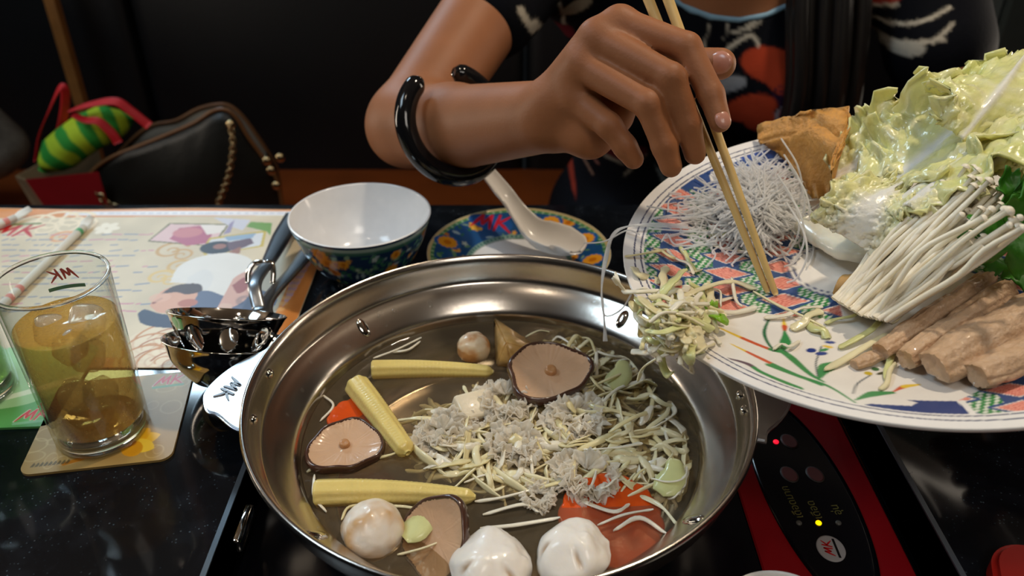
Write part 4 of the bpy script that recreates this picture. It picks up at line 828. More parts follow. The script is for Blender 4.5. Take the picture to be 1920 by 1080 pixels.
for x, y in ((1330, 572), (1350, 595)):
    V, F = shred_mesh([G(x-12, y-6, .010), G(x, y, .014), G(x+14, y+5, .010)], 0.009, 0.0012, 0.2, int(x))
    put_world('spring_onion_piece', V, F, M_spring, 'bright green spring onion piece among the sliding cabbage shreds', 'spring onion', 'spring onion pieces on the plate')
# ------------------------------------------------------------------ glass noodles
b = MB(); rn = np.random.RandomState(3)
def noodle(pts, r=0.00065, n=6): V, F = tube(curve(pts, n), r, 5, cap=False); b.add(V, F)
for i in range(720):
    t = rn.uniform(0, 1); cx = 1422+rn.normal(0, 34); cy = 388+rn.normal(0, 34)
    hmax = 0.030*math.exp(-((cx-1420)/60)**2-((cy-385)/55)**2)
    a = rn.uniform(0, 2*math.pi); L = rn.uniform(25, 60); pts = []
    for k in range(5):
        s_ = k/4-0.5; bend = rn.uniform(-14, 14)
        x = cx+L*s_*2*math.cos(a)+bend*math.sin(a); y = cy+L*s_*1.6*math.sin(a)+bend*math.cos(a)*0.7
        pts.append(tuple(G(x, y, 0.002+hmax*rn.uniform(0.3, 1.0)*(1-0.5*abs(s_)))))
    noodle(pts)
for i in range(40):     # loose ends running left over the pattern and to the right
    x, y = 1330+rn.uniform(-30, 40), 400+rn.uniform(-40, 50); pts = [tuple(G(x+rn.uniform(-10, 10)+k*rn.uniform(-24, 20), y+rn.uniform(-14, 14)+k*4, 0.0015+0.003*rn.rand())) for k in range(5)]; noodle(pts)
for x0, y0 in ((1500, 440), (1510, 400), (1495, 350), (1505, 470), (1490, 420), (1500, 380)):
    noodle([tuple(G(x0-30, y0-90, .028)), tuple(G(x0, y0-40, .030)), tuple(G(x0+8, y0+10, .018)), tuple(G(x0-10, y0+50, .006)), tuple(G(x0-30, y0+60, .003))], 0.0007)
for off in (0, 3, -3):  # strands drooping over the rim into the pot
    noodle([tuple(G(1290, 425+off, .003)), tuple(G(1230, 422+off, .003)), tuple(G(1180, 424, .004)), tuple(S(1150, 440+off, -.006)), tuple(S(1137+off, 480, -.02)), tuple(S(1128, 540+off, -.035)), tuple(S(1133, 600, -.05)), tuple(S(1135+off, 640, -.062))], 0.0006)
noodle([tuple(G(1200, 440, .003)), tuple(G(1176, 432, .003)), tuple(S(1140, 450, -.008)), tuple(S(1120, 455, -.012)), tuple(S(1095, 456, -.018))], 0.0006)
noodle([tuple(S(1190, 540, -.01)), tuple(S(1165, 580, -.03)), tuple(S(1135, 592, -.04)), tuple(S(1130, 560, -.04))], 0.0006)
tag(put_world('glass_noodles', np.concatenate(b.V), b.F, M_noodle), 'mound of translucent glass noodles on the serving plate', 'noodles', kind='stuff')
# ------------------------------------------------------------------ fried tofu wedge
def slab(front, Y, back, amp=0.0012, n=3, seed=1):
    """front outline as points, thickness vector back; subdivided and roughened"""
    bm = bmesh.new(); vs = [bm.verts.new(p) for p in front]; f = bm.faces.new(vs)
    r = bmesh.ops.extrude_face_region(bm, geom=[f]); bmesh.ops.translate(bm, verts=[v for v in r['geom'] if isinstance(v, bmesh.types.BMVert)], vec=back)
    bmesh.ops.recalc_face_normals(bm, faces=bm.faces); bmesh.ops.bevel(bm, geom=bm.edges[:], offset=0.0025, segments=2, affect='EDGES')
    bmesh.ops.triangulate(bm, faces=bm.faces); bmesh.ops.subdivide_edges(bm, edges=bm.edges[:], cuts=n, use_grid_fill=True)
    V = np.array([v.co for v in bm.verts]); bm.verts.index_update(); bm.normal_update(); N = np.array([v.normal for v in bm.verts]); F = [tuple(v.index for v in f.verts) for f in bm.faces]; bm.free()
    return V+N*(amp*fbm(V*160, seed))[:, None], F
fr = [G(1413, 268, .004), G(1455, 290, .004), G(1487, 325, .006), G(1518, 378, .006), G(1562, 372, .010), S(1556, 323, .022), S(1590, 280, .030), S(1597, 236, .034), S(1520, 246, .026), S(1479, 252, .018)]
V, F = slab(fr, 0, Vector((0.004, 0.016, 0.010)), 0.0016, 3); put_world('fried_tofu', V, F, M_fried, 'golden fried tofu wedge beside the glass noodles', 'tofu')
# ------------------------------------------------------------------ napa cabbage leaves
def napa(path, width, name_label, seed, ribw=0.22, ruffle=1.0, side=None, cupk=0.25, green=0.5, th=0.0012, roll=0.0):
    q = curve([tuple(p) for p in path], 14); m = len(q); p, T, N, B = frames(q); t = np.linspace(0, 1, m)
    if side is not None:
        sd = np.array(side, float); N = sd[None]-T*(T@sd)[:, None]; N /= np.linalg.norm(N, axis=1)[:, None]; B = np.cross(T, N)
    w = width*np.interp(t, np.linspace(0, 1, len(ruffle_w)), ruffle_w); nv = 61; v = np.linspace(-1, 1, nv); Tt, Vv_ = np.meshgrid(t, v, indexing='ij')
    x = Vv_*w[:, None]/2; edge = np.abs(Vv_)
    ph = seed*1.7
    ruf = ruffle*0.0075*np.clip(edge-0.35, 0, 1)**1.3*(np.sin(26*Tt+3.0*Vv_+ph)+0.7*np.sin(47*Tt-4*Vv_+2*ph)+0.5*np.sin(17*Vv_+ph)) * (0.35+Tt)
    pts3 = np.stack([Tt*9, Vv_*4+seed, 0*Tt], -1); crk = 0.0028*fbm(pts3*1.8, seed)*np.clip(edge*1.6, 0, 1)+0.0012*fbm(pts3*6, seed+3)*np.clip(edge*2, 0, 1)
    fr_ = ruffle*0.0045*fbm(np.stack([Tt*20, np.sign(Vv_)*3+seed, 0*Tt], -1), seed+5)*np.clip(edge-0.7, 0, 1)/0.3
    z = cupk*w[:, None]*Vv_**2+ruf+crk; x = x*(1-0.10*np.abs(ruf)/0.006)+np.sign(Vv_)*fr_
    rib = np.exp(-(Vv_/(ribw*(1.15-0.9*Tt)))**2); z = z-0.002*rib
    W_ = p[:, None]+x[..., None]*N[:, None]+z[..., None]*B[:, None]
    tipn = 0.006*fbm(np.stack([Vv_*7+seed, Tt*0, Tt*0], -1), seed+9)*np.clip((Tt-0.75)/0.25, 0, 1); W_ = W_+tipn[..., None]*T[:, None]
    cw, cy_, cg = rgb('f0ece0'), rgb('e9e2a4'), rgb('cbd278'); k1_ = np.clip(rib*1.15, 0, 1)[..., None]; vein = (0.5+0.5*np.sin(38*Tt-11*edge))[..., None]**4*0.25
    kg = np.clip(green*(0.4+0.9*Tt*edge)+0.35*fbm(pts3*2, seed+7)*0.6, 0, 1)[..., None]
    col = (cy_*(1-kg)+cg*kg); col = col*(1-vein)+cw*vein; col = col*(1-k1_)+cw*k1_
    F = grid_faces(m, nv); c0 = np.array([W_[..., 0].mean(), W_[..., 1].mean(), W_[..., 2].min()])
    o = mk('napa_cabbage_leaf', W_.reshape(-1, 3)-c0, F, M_napa, None, col=col.reshape(-1, 3), loc=tuple(c0)); s_ = o.modifiers.new('thick', 'SOLIDIFY'); s_.thickness = th; s_.offset = 0
    return tag(o, name_label, 'cabbage leaf', 'napa cabbage leaves on the plate')
ruffle_w = [0.45, 0.6, 0.85, 1.0, 1.0, 0.82, 0.45]
napa([S(1590, 400, .014), S(1660, 345, .028), S(1730, 290, .042), S(1800, 225, .055), S(1860, 150, .066)], 0.105, 'big pale cabbage leaf with ruffled edge leaning over the back of the plate', 1, ribw=0.14, green=0.35, side=(0.55, 0.75, 0.35), cupk=0.10, ruffle=1.3)
napa([S(1560, 330, .010), S(1620, 300, .022), S(1690, 262, .034), S(1760, 205, .044)], 0.075, 'ruffled cabbage leaf beside the golden tofu wedge', 2, green=0.30, side=(0.45, 0.7, 0.5), cupk=0.14, ruffle=1.3)
ruffle_w = [0.9, 1.0, 1.0, 0.95, 0.8, 0.5]
napa([S(1595, 448, .014), S(1618, 415, .026), S(1640, 380, .034), S(1690, 352, .036)], 0.052, 'cabbage leaf with a broad white rib in front of the tofu wedge', 3, ribw=0.62, ruffle=0.5, green=0.12, side=(0.8, -0.5, 0.1), cupk=-0.16)
ruffle_w = [0.45, 0.6, 0.85, 1.0, 1.0, 0.82, 0.45]
napa([S(1660, 400, .030), S(1740, 340, .044), S(1830, 280, .056), S(1925, 215, .066)], 0.080, 'yellow green cabbage leaf lying over the enoki mushrooms', 4, green=0.75, side=(0.35, -0.55, 0.75), cupk=0.18, ruffle=1.0)
napa([S(1800, 260, .060), S(1850, 200, .072), S(1890, 150, .078), S(1930, 95, .080)], 0.085, 'upright green tipped cabbage leaf on top of the heap', 5, ribw=0.07, green=0.6, side=(0.85, 0.35, 0.2), cupk=0.2, ruffle=1.4)
napa([S(1700, 390, .040), S(1770, 335, .050), S(1830, 300, .056)], 0.040, 'small folded cream cabbage leaf on top of the enoki', 6, ribw=0.4, green=0.05, side=(0.3, -0.6, 0.6), cupk=0.35, ruffle=0.7)
napa([S(1850, 330, .045), S(1900, 270, .056), S(1960, 200, .066)], 0.085, 'yellow cabbage leaf above the green celery leaf', 7, ribw=0.08, green=0.65, side=(0.6, -0.3, 0.7), cupk=0.15, ruffle=1.1)
# white stalk end under the heap
V, F = tube(curve([tuple(G(1520, 420, .010)), tuple(G(1560, 450, .012)), tuple(G(1610, 470, .014)), tuple(G(1670, 470, .018))], 8), [0.012]*25, 20, 0.55); V = V+0.0010*fbm(V*80, 4)[:, None]
put_world('napa_cabbage_stalk', V, F, foodmat('napa_stalk', rgb('e9e6d6'), 0.25), 'thick white cabbage stalk lying under the leaves', 'cabbage stalk')
# ------------------------------------------------------------------ enoki bunches
def enoki(b0_, b1_, t0_, t1_, n, label, seed):
    bases, tips = (b0_, b1_), (t0_, t1_)
    r_ = np.random.RandomState(seed); e0 = G(*bases[0]); e = empty('enoki_bunch', e0, label=label, cat='mushrooms', group='enoki mushroom bunches'); off = np.array(e0)
    capV, capF = dome(0.0026, 0.0022, 8, 3); capm = bpy.data.meshes.new('cap'); capm.from_pydata([tuple(v) for v in capV], [], [tuple(f) for f in capF.tolist()]); capm.materials.append(M_enokicap); capm.polygons.foreach_set('use_smooth', [True]*len(capm.polygons))
    for i in range(n):
        k = r_.rand(); bpx = np.array(bases[0])*(1-k)+np.array(bases[1])*k; tk = np.clip(k+r_.normal(0, 0.16), -0.05, 1.1); tpx = np.array(tips[0])*(1-tk)+np.array(tips[1])*tk
        ln = r_.uniform(0.62, 1.0); tpx = bpx+(tpx-bpx)*ln; hb = r_.uniform(0.002, 0.015); ht = (0.012+r_.uniform(0.0, 0.030))*ln
        p0 = np.array(G(*bpx, hb)); p3 = np.array(S(*tpx, -0.010+ht+0.034*ln)); mid = (p0+p3)/2+r_.normal(0, 0.0035, 3); mid[2] += 0.002
        q = curve([p0-off, (p0+mid)/2-off, mid-off, (mid+p3)/2+r_.normal(0, 0.0015, 3)-off, p3-off], 3); V, F = tube(q, np.linspace(0.0017, 0.0014, len(q))*r_.uniform(0.85, 1.25), 6, cap=True)
        s_ = mk('stalk', V, F, M_enoki, e)
        if ln > 0.72:
            c = bpy.data.objects.new('cap', capm); COL.objects.link(c); c.parent = s_; c.location = tuple(q[-1]); c.rotation_mode = 'QUATERNION'; c.rotation_quaternion = Vector(q[-1]-q[-2]).to_track_quat('Z', 'Y'); sc_ = r_.uniform(0.7, 1.25); c.scale = (sc_,)*3
    a, b_ = np.array(G(*bases[0], .001)), np.array(G(*bases[1], .001)); dirv = np.array(S(*tips[0], 0.0))-a; dirv /= np.linalg.norm(dirv)
    V, F = tube(curve([a-off, (a+b_)/2-off+dirv*0.003, b_-off], 8), 0.0085, 14, 0.8); V = V+np.array([0, 0, 0.006])+dirv*0.006+0.0013*fbm(V*150, seed)[:, None]; mk('root_base', V, F, M_enokibase, e)
enoki((1562, 560), (1612, 590), (1800, 300), (1885, 345), 84, 'cream enoki mushroom bunch lying against the cabbage leaves', 1)
enoki((1618, 592), (1668, 602), (1860, 350), (1930, 420), 84, 'cream enoki mushroom bunch lying beside the tofu sheets', 2)
# ------------------------------------------------------------------ rolled tofu sheets
def roll(p0, p1, w, h, label, seed):
    p0, p1 = Vector(p0), Vector(p1); d = np.array((p1-p0)); m = 26; t = np.linspace(0, 1, m); sd = np.cross(d, np.array(PN)); sd /= np.linalg.norm(sd); up = np.array(PN)
    th = np.linspace(0, 2*math.pi, 36, endpoint=False); V = np.zeros((m, 36, 3)); r_ = np.random.RandomState(seed)
    for i in range(m):
        e_ = 1-0.16*abs(2*t[i]-1)**6; cr_ = 1+0.07*np.cos(4*th+0.8)+0.05*np.sin(9*th+seed*2+3*t[i])+0.035*np.sin(17*th+seed+5*t[i])+0.05*np.sin(2*th+seed)
        V[i] = np.array(p0)+d*t[i]+np.outer(np.cos(th)*w/2*e_*cr_, sd)+np.outer((np.sin(th)*h/2*e_*cr_+h*0.42), up)
    V = V+(0.0017*fbm(V.reshape(-1, 3)*np.array([110, 110, 110]), seed)).reshape(m, 36, 1)*up
    F = [tuple(f) for f in grid_faces(m, 36, cv=True)[:, ::-1].tolist()]+[tuple(range(36)), tuple(range((m-1)*36, m*36))[::-1]]
    o = put_world('tofu_roll', V.reshape(-1, 3), F, M_tofuskin, label, 'tofu roll', 'rolled tofu sheets on the plate'); return o
roll(G(1648, 672, .002), G(1852, 530, .004), 0.0115, 0.011, 'narrow wrinkled tofu roll next to the enoki', 1)
roll(G(1696, 688, .004), G(1888, 556, .008), 0.0125, 0.013, 'beige tofu roll between the narrow roll and the broad roll', 2)
roll(G(1748, 708, .005), G(1965, 585, .010), 0.0215, 0.016, 'broad smooth beige tofu roll with a cut end', 3)
roll(G(1826, 722, .004), G(1995, 648, .004), 0.0175, 0.014, 'short tofu roll at the navy edge of the plate', 4)
roll(G(1600, 690, .0005), G(1690, 655, .001), 0.008, 0.006, 'small tofu scrap near the flower print', 5)
# ------------------------------------------------------------------ celery leaf
def lobed(n=90):
    t = np.linspace(0, 2*math.pi, n, endpoint=False); r = 0.62+0.24*np.cos(3*t)+0.09*np.cos(9*t+0.5)+0.05*np.cos(21*t); return np.stack([r*np.cos(t), r*np.sin(t)], 1)
for i, (c0, ax_, ay_, s_, lab) in enumerate(((S(1905, 440, .040), Vector((0.35, 0.35, 0.85)), Vector((0.9, -0.3, -0.2)), 0.036, 'dark green celery leaf standing beside the enoki'), (S(1900, 360, .052), Vector((0.9, 0.3, 0.2)), Vector((0.1, 0.5, 0.8)), 0.020, 'small green celery leaf at the enoki caps'), (G(1900, 500, .014), Vector((0.9, 0.4, 0.0)), Vector((0.3, -0.8, 0.1)), 0.028, 'dark green celery leaf lying above the tofu rolls'))):
    o2 = lobed(); k = np.linspace(0, 1, 12); ax_, ay_ = np.array(ax_.normalized()), np.array(ay_.normalized()); nn = np.cross(ax_, ay_)
    Q = (k[:, None, None]*o2[None]*s_); zz = 0.12*s_*np.sin(Q[..., 0]/s_*9)*k[:, None]+0.10*s_*np.cos(Q[..., 1]/s_*8)*k[:, None]
    V = np.array(c0)+Q[..., :1]*ax_+Q[..., 1:]*ay_+zz[..., None]*nn; F = grid_faces(12, 90, cv=True)
    o = put_world('celery_leaf', V.reshape(-1, 3), F, M_celery, lab, 'celery leaf', 'celery leaves on the plate'); sm = o.modifiers.new('t', 'SOLIDIFY'); sm.thickness = 0.0007
# ------------------------------------------------------------------ chopsticks
M_bamboo = mat('bamboo', rgb('d9b878'), 0.42, var=0.14, vscale=35, bump=0.05)
ctip = G(1455, 553, .0012); ctop = PD(1246, -20, 0.560); d = (ctop-ctip)
c2tip = G(1440, 548, .0012); c2top = PD(1208, -20, 0.566); d2 = (c2top-c2tip)
for a, dd_, lab in ((ctip, d, 'bamboo chopstick held nearer the index fingertip'), (c2tip, d2, 'bamboo chopstick held closer to the middle finger')):
    L = 0.245; u = dd_.normalized(); b_ = a+u*L
    V, F = tube([tuple(Vector((0, 0, 0))), tuple(u*0.002), tuple(u*L*0.5), tuple(u*L*0.96), tuple(u*L)], [0.0016, 0.0021, 0.0031, 0.0038, 0.0036], 12, 0.92)
    tag(mk('chopstick', V, F, M_bamboo, None, loc=a), lab, 'chopstick', 'pair of chopsticks')
# ================================================================== what floats in the hot pot
def Wp(px, py, dz=0.0): return P(px, py, BROTH+dz)
M_corn = foodmat('baby_corn', rgb('e6cf7e'), 0.3, 0.3, var=0.08, bump=0.15, bs=400)
def corn(a, b, r0, r1, label, seed, bend=0.0):
    a, b = np.array(a), np.array(b); m, k = 90, 56; t = np.linspace(0, 1, m); mid = (a+b)/2+np.array([0, bend, 0.001]); q = ((1-t)**2)[:, None]*a+(2*t*(1-t))[:, None]*mid+(t**2)[:, None]*b
    p, T, N, B = frames(q); th = np.linspace(0, 2*math.pi, k, endpoint=False); R_ = (r0+(r1-r0)*t**1.6)*np.clip(np.sqrt(np.clip((1.0-t)/0.05, 0, 1)), 0.30, 1)*np.clip(0.80+t/0.012*0.2, 0, 1)
    rr_ = R_[:, None]*(1+0.045*np.cos(7*th)[None, :]*1.0+0.018*(np.cos(2*math.pi*32*t)[:, None]*np.clip((t-0.12)/0.1, 0, 1)[:, None]*(1+np.cos(14*th)[None, :])))
    V = p[:, None]+rr_[..., None]*(np.cos(th)[None, :, None]*N[:, None]+np.sin(th)[None, :, None]*B[:, None])
    F = [tuple(f) for f in grid_faces(m, k, cv=True)[:, ::-1].tolist()]+[tuple(range(k)), tuple(range((m-1)*k, m*k))[::-1]]
    put_world('baby_corn', V.reshape(-1, 3), F, M_corn, label, 'baby corn', 'baby corn cobs in the hot pot')
corn(Wp(697, 693, .004), Wp(925, 697, .001), 0.0068, 0.0042, 'baby corn floating next to the fried tofu triangle', 1, 0.003)
corn(Wp(668, 722, .005), Wp(765, 850, .004), 0.0085, 0.0058, 'short baby corn with a cut end beside the left mushroom', 2)
corn(Wp(590, 925, .003), Wp(892, 932, .003), 0.0080, 0.0042, 'long baby corn floating near the round white mushroom', 3, 0.004)
# ------------------------------------------------------------------ shiitake, gill side up
M_cap = foodmat('shiitake_cap', rgb('4a2f24'), 0.22, 0.1, var=0.25, bump=0.2, coat=0.6); M_gill = foodmat('shiitake_gills', rgb('cfa886'), 0.4, 0.2, attr=False, var=0.10, vs=60); M_stem = foodmat('shiitake_stem', rgb('b98658'), 0.4)
def shiitake(c, r, tilt, rz, label, sx=1.0, seed=0, stem=True):
    e = empty('shiitake_mushroom', c, label=label, cat='mushroom', group='shiitake mushrooms in the hot pot'); e.rotation_euler = (tilt[0], tilt[1], rz); e.scale = (sx, 1, 1)
    def wob(V, th): return V*np.stack([1+0.08*np.sin(2*th+seed)+0.07*np.sin(3*th+2*seed)+0.03*np.sin(5*th+seed)+0.02*np.sin(7*th+seed)]*2+[np.ones_like(th)], -1)[:, None, :]
    pr = smooth_prof([(0.86*r, 0.10*r), (0.93*r, 0.17*r), (0.99*r, 0.12*r), (1.0*r, 0.0), (0.93*r, -0.16*r), (0.70*r, -0.32*r), (0.35*r, -0.40*r), (0.0, -0.42*r)], 5)
    V, F = lathe(pr, 72, wob); mk('cap', V, F[:, ::-1], M_cap, e)
    pg = smooth_prof([(0.0, 0.02*r), (0.25*r, 0.02*r), (0.6*r, 0.05*r), (0.80*r, 0.10*r), (0.90*r, 0.14*r)], 6); V, F = lathe(pg, 144, wob); a = np.arctan2(V[:, 1], V[:, 0]); V[:, 2] += 0.010*r*np.sign(np.sin(72*a))*np.clip(np.hypot(V[:, 0], V[:, 1])/r-0.2, 0, 1)
    mk('gills', V, F[:, ::-1], M_gill, e)
    if stem: V, F = lathe([(0.15*r, 0.0), (0.14*r, 0.08*r), (0.12*r, 0.13*r), (0.06*r, 0.12*r), (0.0, 0.11*r)], 20); mk('stem_stub', V+np.array([0.06*r, 0.02*r, 0.015*r]), F, M_stem, e)
shiitake(Wp(1028, 699, .010), 0.0275, (0.22, 0.05), 0.3, 'shiitake mushroom turned gills up with a dark curled rim in the middle of the pot', 1.05, 1)
shiitake(Wp(648, 838, .003), 0.0230, (0.05, -0.05), 1.8, 'shiitake mushroom turned gills up against the side of the pot', 1.0, 4)
shiitake(Wp(818, 1008, .004), 0.0240, (0.25, -0.75), 0.5, 'shiitake mushroom tipped on edge showing its dark brown cap', 0.9, 7, False)
# ------------------------------------------------------------------ white mushrooms with carved notches, round mushrooms
M_wm = foodmat('white_mushroom', (1, 1, 1), 0.35, 0.25, attr=True, var=0.05, bump=0.12)
def carved(c, r, h, rz, tilt, label, seed):
    th = np.linspace(0, 2*math.pi, 120, endpoint=False); ph = np.linspace(0, math.pi, 50); Tt, Ph = np.meshgrid(th, ph, indexing='ij')
    d = np.zeros_like(Tt)
    for a in (-0.9+0.3*math.sin(seed*9), -2.6+0.3*math.cos(seed*7)):
        da = ((Tt-a+math.pi) % (2*math.pi)-math.pi)*np.sin(Ph); d = np.maximum(d, np.exp(-(da/(0.035+0.07*Ph))**2-((Ph-0.85)/0.36)**2))
    nx_, ny_, nz_ = np.sin(Ph)*np.cos(Tt), np.sin(Ph)*np.sin(Tt), np.cos(Ph); inv = np.full_like(Tt, 1.0)**14
    for k, (az, el_, hh_) in enumerate(((-1.6+seed*0.4, 0.75, 0.86), (0.3+seed*0.3, 0.5, 0.84), (2.2+seed*0.5, 0.6, 0.85), (-2.9+seed*0.2, 0.25, 0.88), (-0.6, 0.05, 0.90), (1.2, 1.25, 0.90))):
        dt = nx_*math.cos(az)*math.cos(el_)+ny_*math.sin(az)*math.cos(el_)+nz_*math.sin(el_); inv = inv+np.clip(dt/hh_, 0, None)**14
    rr_ = inv**(-1/14)*1.08*(1-0.09*d)
    V = np.stack([r*rr_*np.sin(Ph)*np.cos(Tt), r*rr_*np.sin(Ph)*np.sin(Tt), h*rr_*np.cos(Ph)*np.where(Ph < math.pi/2, 1, 0.45)], -1)
    col = rgb('f0eae2')*(1-np.clip(d*1.3-0.35, 0, 1)[..., None])+rgb('b89a78')*np.clip(d*1.3-0.35, 0, 1)[..., None]
    V = V+0.0006*fbm(V*120, int(seed*10))[..., None]; o = mk('carved_mushroom', V.reshape(-1, 3), grid_faces(120, 50, cu=True)[:, ::-1], M_wm, None, col=col.reshape(-1, 3), loc=c); o.rotation_euler = (*tilt, rz)
    return tag(o, label, 'mushroom', 'white carved mushrooms in the hot pot')
carved(Wp(922, 1066, .003), 0.0215, 0.0165, 0.2, (0.10, 0.05), 'white carved mushroom floating between the shiitake edge and the other carved one', 0.4)
carved(Wp(1073, 1038, .003), 0.0200, 0.0160, -0.5, (0.05, -0.15), 'white carved mushroom floating against the carrot slice', 1.0)
def ball(c, r, label, seed, ca, cb, squash=0.9):
    V, F = lathe([(r*math.sin(a), -r*squash*math.cos(a)) for a in np.linspace(0, math.pi, 32)], 56); n = fbm(V/r*1.4, seed); V = V*(1+0.05*n+0.02*fbm(V/r*5, seed+2))[:, None]
    k = np.clip(0.5+1.2*n, 0, 1)[:, None]; o = mk('round_mushroom', V, F, M_wm, None, col=rgb(ca)*(1-k)+rgb(cb)*k, loc=c); tag(o, label, 'mushroom', 'round mushrooms in the hot pot'); return o
ball(Wp(700, 992, .004), 0.0175, 'round whitish mushroom beside the long baby corn', 2, 'efe6da', 'cfa878')
o = ball(Wp(888, 652, .006), 0.0125, 'round tan mushroom beside the fried tofu triangle', 5, 'c98f5a', 'e6cfae')
# ------------------------------------------------------------------ tofu
fr = [Wp(925, 588, .030), Wp(1018, 655, .010), Wp(1000, 676, .003), Wp(965, 692, .002), Wp(932, 684, .003)]
V, F = slab([Wp(930, 684, .002), Wp(968, 694, .002), Wp(1022, 660, .008), Wp(928, 640, .022)], 0, Vector((0.004, 0.014, 0.004)), 0.0010, 3, 4)
bm = bmesh.new(); vs = [bm.verts.new(p) for p in (Wp(930, 686, .000), Wp(968, 694, .000), Wp(1030, 662, .002), Wp(985, 640, .001), Wp(925, 592, .006), Wp(948, 642, .020))]
for f in ((0, 1, 5), (1, 2, 5), (2, 4, 5), (4, 0, 5), (0, 4, 3), (0, 3, 1), (1, 3, 2), (2, 3, 4)): bm.faces.new([vs[i] for i in f])
bmesh.ops.recalc_face_normals(bm, faces=bm.faces); bmesh.ops.bevel(bm, geom=bm.edges[:], offset=0.0012, segments=2, affect='EDGES'); bmesh.ops.triangulate(bm, faces=bm.faces); bmesh.ops.subdivide_edges(bm, edges=bm.edges[:], cuts=2, use_grid_fill=True)
V = np.array([v.co for v in bm.verts]); bm.verts.index_update(); F = [tuple(v.index for v in f.verts) for f in bm.faces]; bm.free(); V = V+0.0007*fbm(V*200, 2)[:, None]
put_world('fried_tofu', V, F, foodmat('soaked_fried_tofu', rgb('c79a58'), 0.35, 0.2, var=0.2, bump=0.5), 'pale golden fried tofu triangle poking out of the broth', 'tofu')
V, F = rbox((-0.012, -0.010, -0.010), (0.012, 0.010, 0.006), 0.002, 2); c = Wp(888, 765, .002)
o = mk('tofu_cube', V, F, foodmat('white_tofu', rgb('e6d9bf'), 0.35, 0.3), None, loc=c); o.rotation_euler = (0.35, 0.1, 0.5); tag(o, 'white soft tofu cube half sunk among the white fungus', 'tofu')
# ------------------------------------------------------------------ carrot slices with scalloped edges
M_carrot = foodmat('carrot', rgb('d9500c'), 0.3, 0.2, var=0.12, bump=0.15, coat=0.5)
def carrot(c, r, tilt, rz, label, n=14):
    t = np.linspace(0, 2*math.pi, 168, endpoint=False); r_ = r*(1+0.055*np.abs(np.cos(n/2*t))-0.03); ring = np.stack([r_*np.cos(t), r_*np.sin(t)], 1)
    lay = [(0.0, 0.0034), (0.5, 0.0034), (0.95, 0.0033), (1.0, 0.0026), (1.0, -0.0026), (0.95, -0.0033), (0.0, -0.0034)]; V = np.array([[(x*k, y*k, z) for k, z in lay] for x, y in ring]); F = grid_faces(168, len(lay), cu=True)
    o = mk('carrot_slice', V.reshape(-1, 3), F, M_carrot, None, loc=c); o.rotation_euler = (*tilt, rz); return tag(o, label, 'carrot slice', 'scalloped carrot slices in the hot pot')
carrot(Wp(1145, 978, -.0050), 0.0300, (0.22, -0.06), 0.3, 'bright orange scalloped carrot slice floating by the carved mushroom')
carrot(Wp(672, 792, -.0035), 0.0200, (0.1, 0.1), 0.1, 'orange carrot slice half hidden under the left shiitake')
# ------------------------------------------------------------------ white fungus
M_fung = milky_mat('white_fungus', rgb('fbf6ec'), 0.16)
def fungus(c, r, label, seed, n=34):
    r_ = np.random.RandomState(seed); b = MB()
    for i in range(n):
        a = r_.uniform(0, 2*math.pi); el = r_.uniform(0.05, 1.25); d = np.array([math.cos(a)*math.cos(el), math.sin(a)*math.cos(el), math.sin(el)]); s_ = np.cross(d, [0, 0, 1.0]); s_ /= np.linalg.norm(s_)+1e-9; up = np.cross(s_, d)
        rad = r*math.sqrt(r_.rand())*0.62; o3 = np.array([math.cos(a)*rad, math.sin(a)*rad, -0.002+0.25*(r*0.62-rad)])
        u = np.linspace(0.05, 1, 10); v = np.linspace(-1, 1, 27); U_, V_ = np.meshgrid(u, v, indexing='ij'); L = r*r_.uniform(0.30, 0.52); fan = 1.25*V_
        Rr_ = U_*L*(1+0.10*np.sin(V_*9+i)+0.06*np.sin(V_*21+2*i)); X = Rr_*np.cos(fan); Y = Rr_*np.sin(fan)
        Z = L*U_**1.5*(0.22*np.sin(V_*8+i*1.3)+0.12*np.sin(V_*17+i*2.1))+0.12*L*fbm(np.stack([U_*3, V_*3, U_*0+i], -1), seed)
        Q = o3+X[..., None]*d+Y[..., None]*s_+Z[..., None]*up; b.add(Q.reshape(-1, 3), [tuple(f) for f in grid_faces(10, 27).tolist()])
    V = np.concatenate(b.V)+np.array(c); o = put_world('white_fungus', V, b.F, M_fung, label, 'white fungus', 'white fungus clumps in the hot pot'); sm = o.modifiers.new('t', 'SOLIDIFY'); sm.thickness = 0.0005
for i, (x, y, r, lb) in enumerate(((950, 752, .026, 'clump of translucent white fungus touching the central shiitake'), (1075, 785, .026, 'spiky clump of translucent white fungus below the central shiitake'), (830, 812, .024, 'loose clump of white fungus beside the short baby corn'), (960, 838, .024, 'clump of white fungus in the middle of the cabbage'),
                                   (1095, 890, .026, 'bright clump of white fungus above the carrot slice'), (900, 782, .014, 'small clump of white fungus over the tofu cube'), (1010, 930, .014, 'small clump of white fungus beside the carrot slice'))):
    fungus(Wp(x, y, .0015), r*0.95, lb, 20+i)
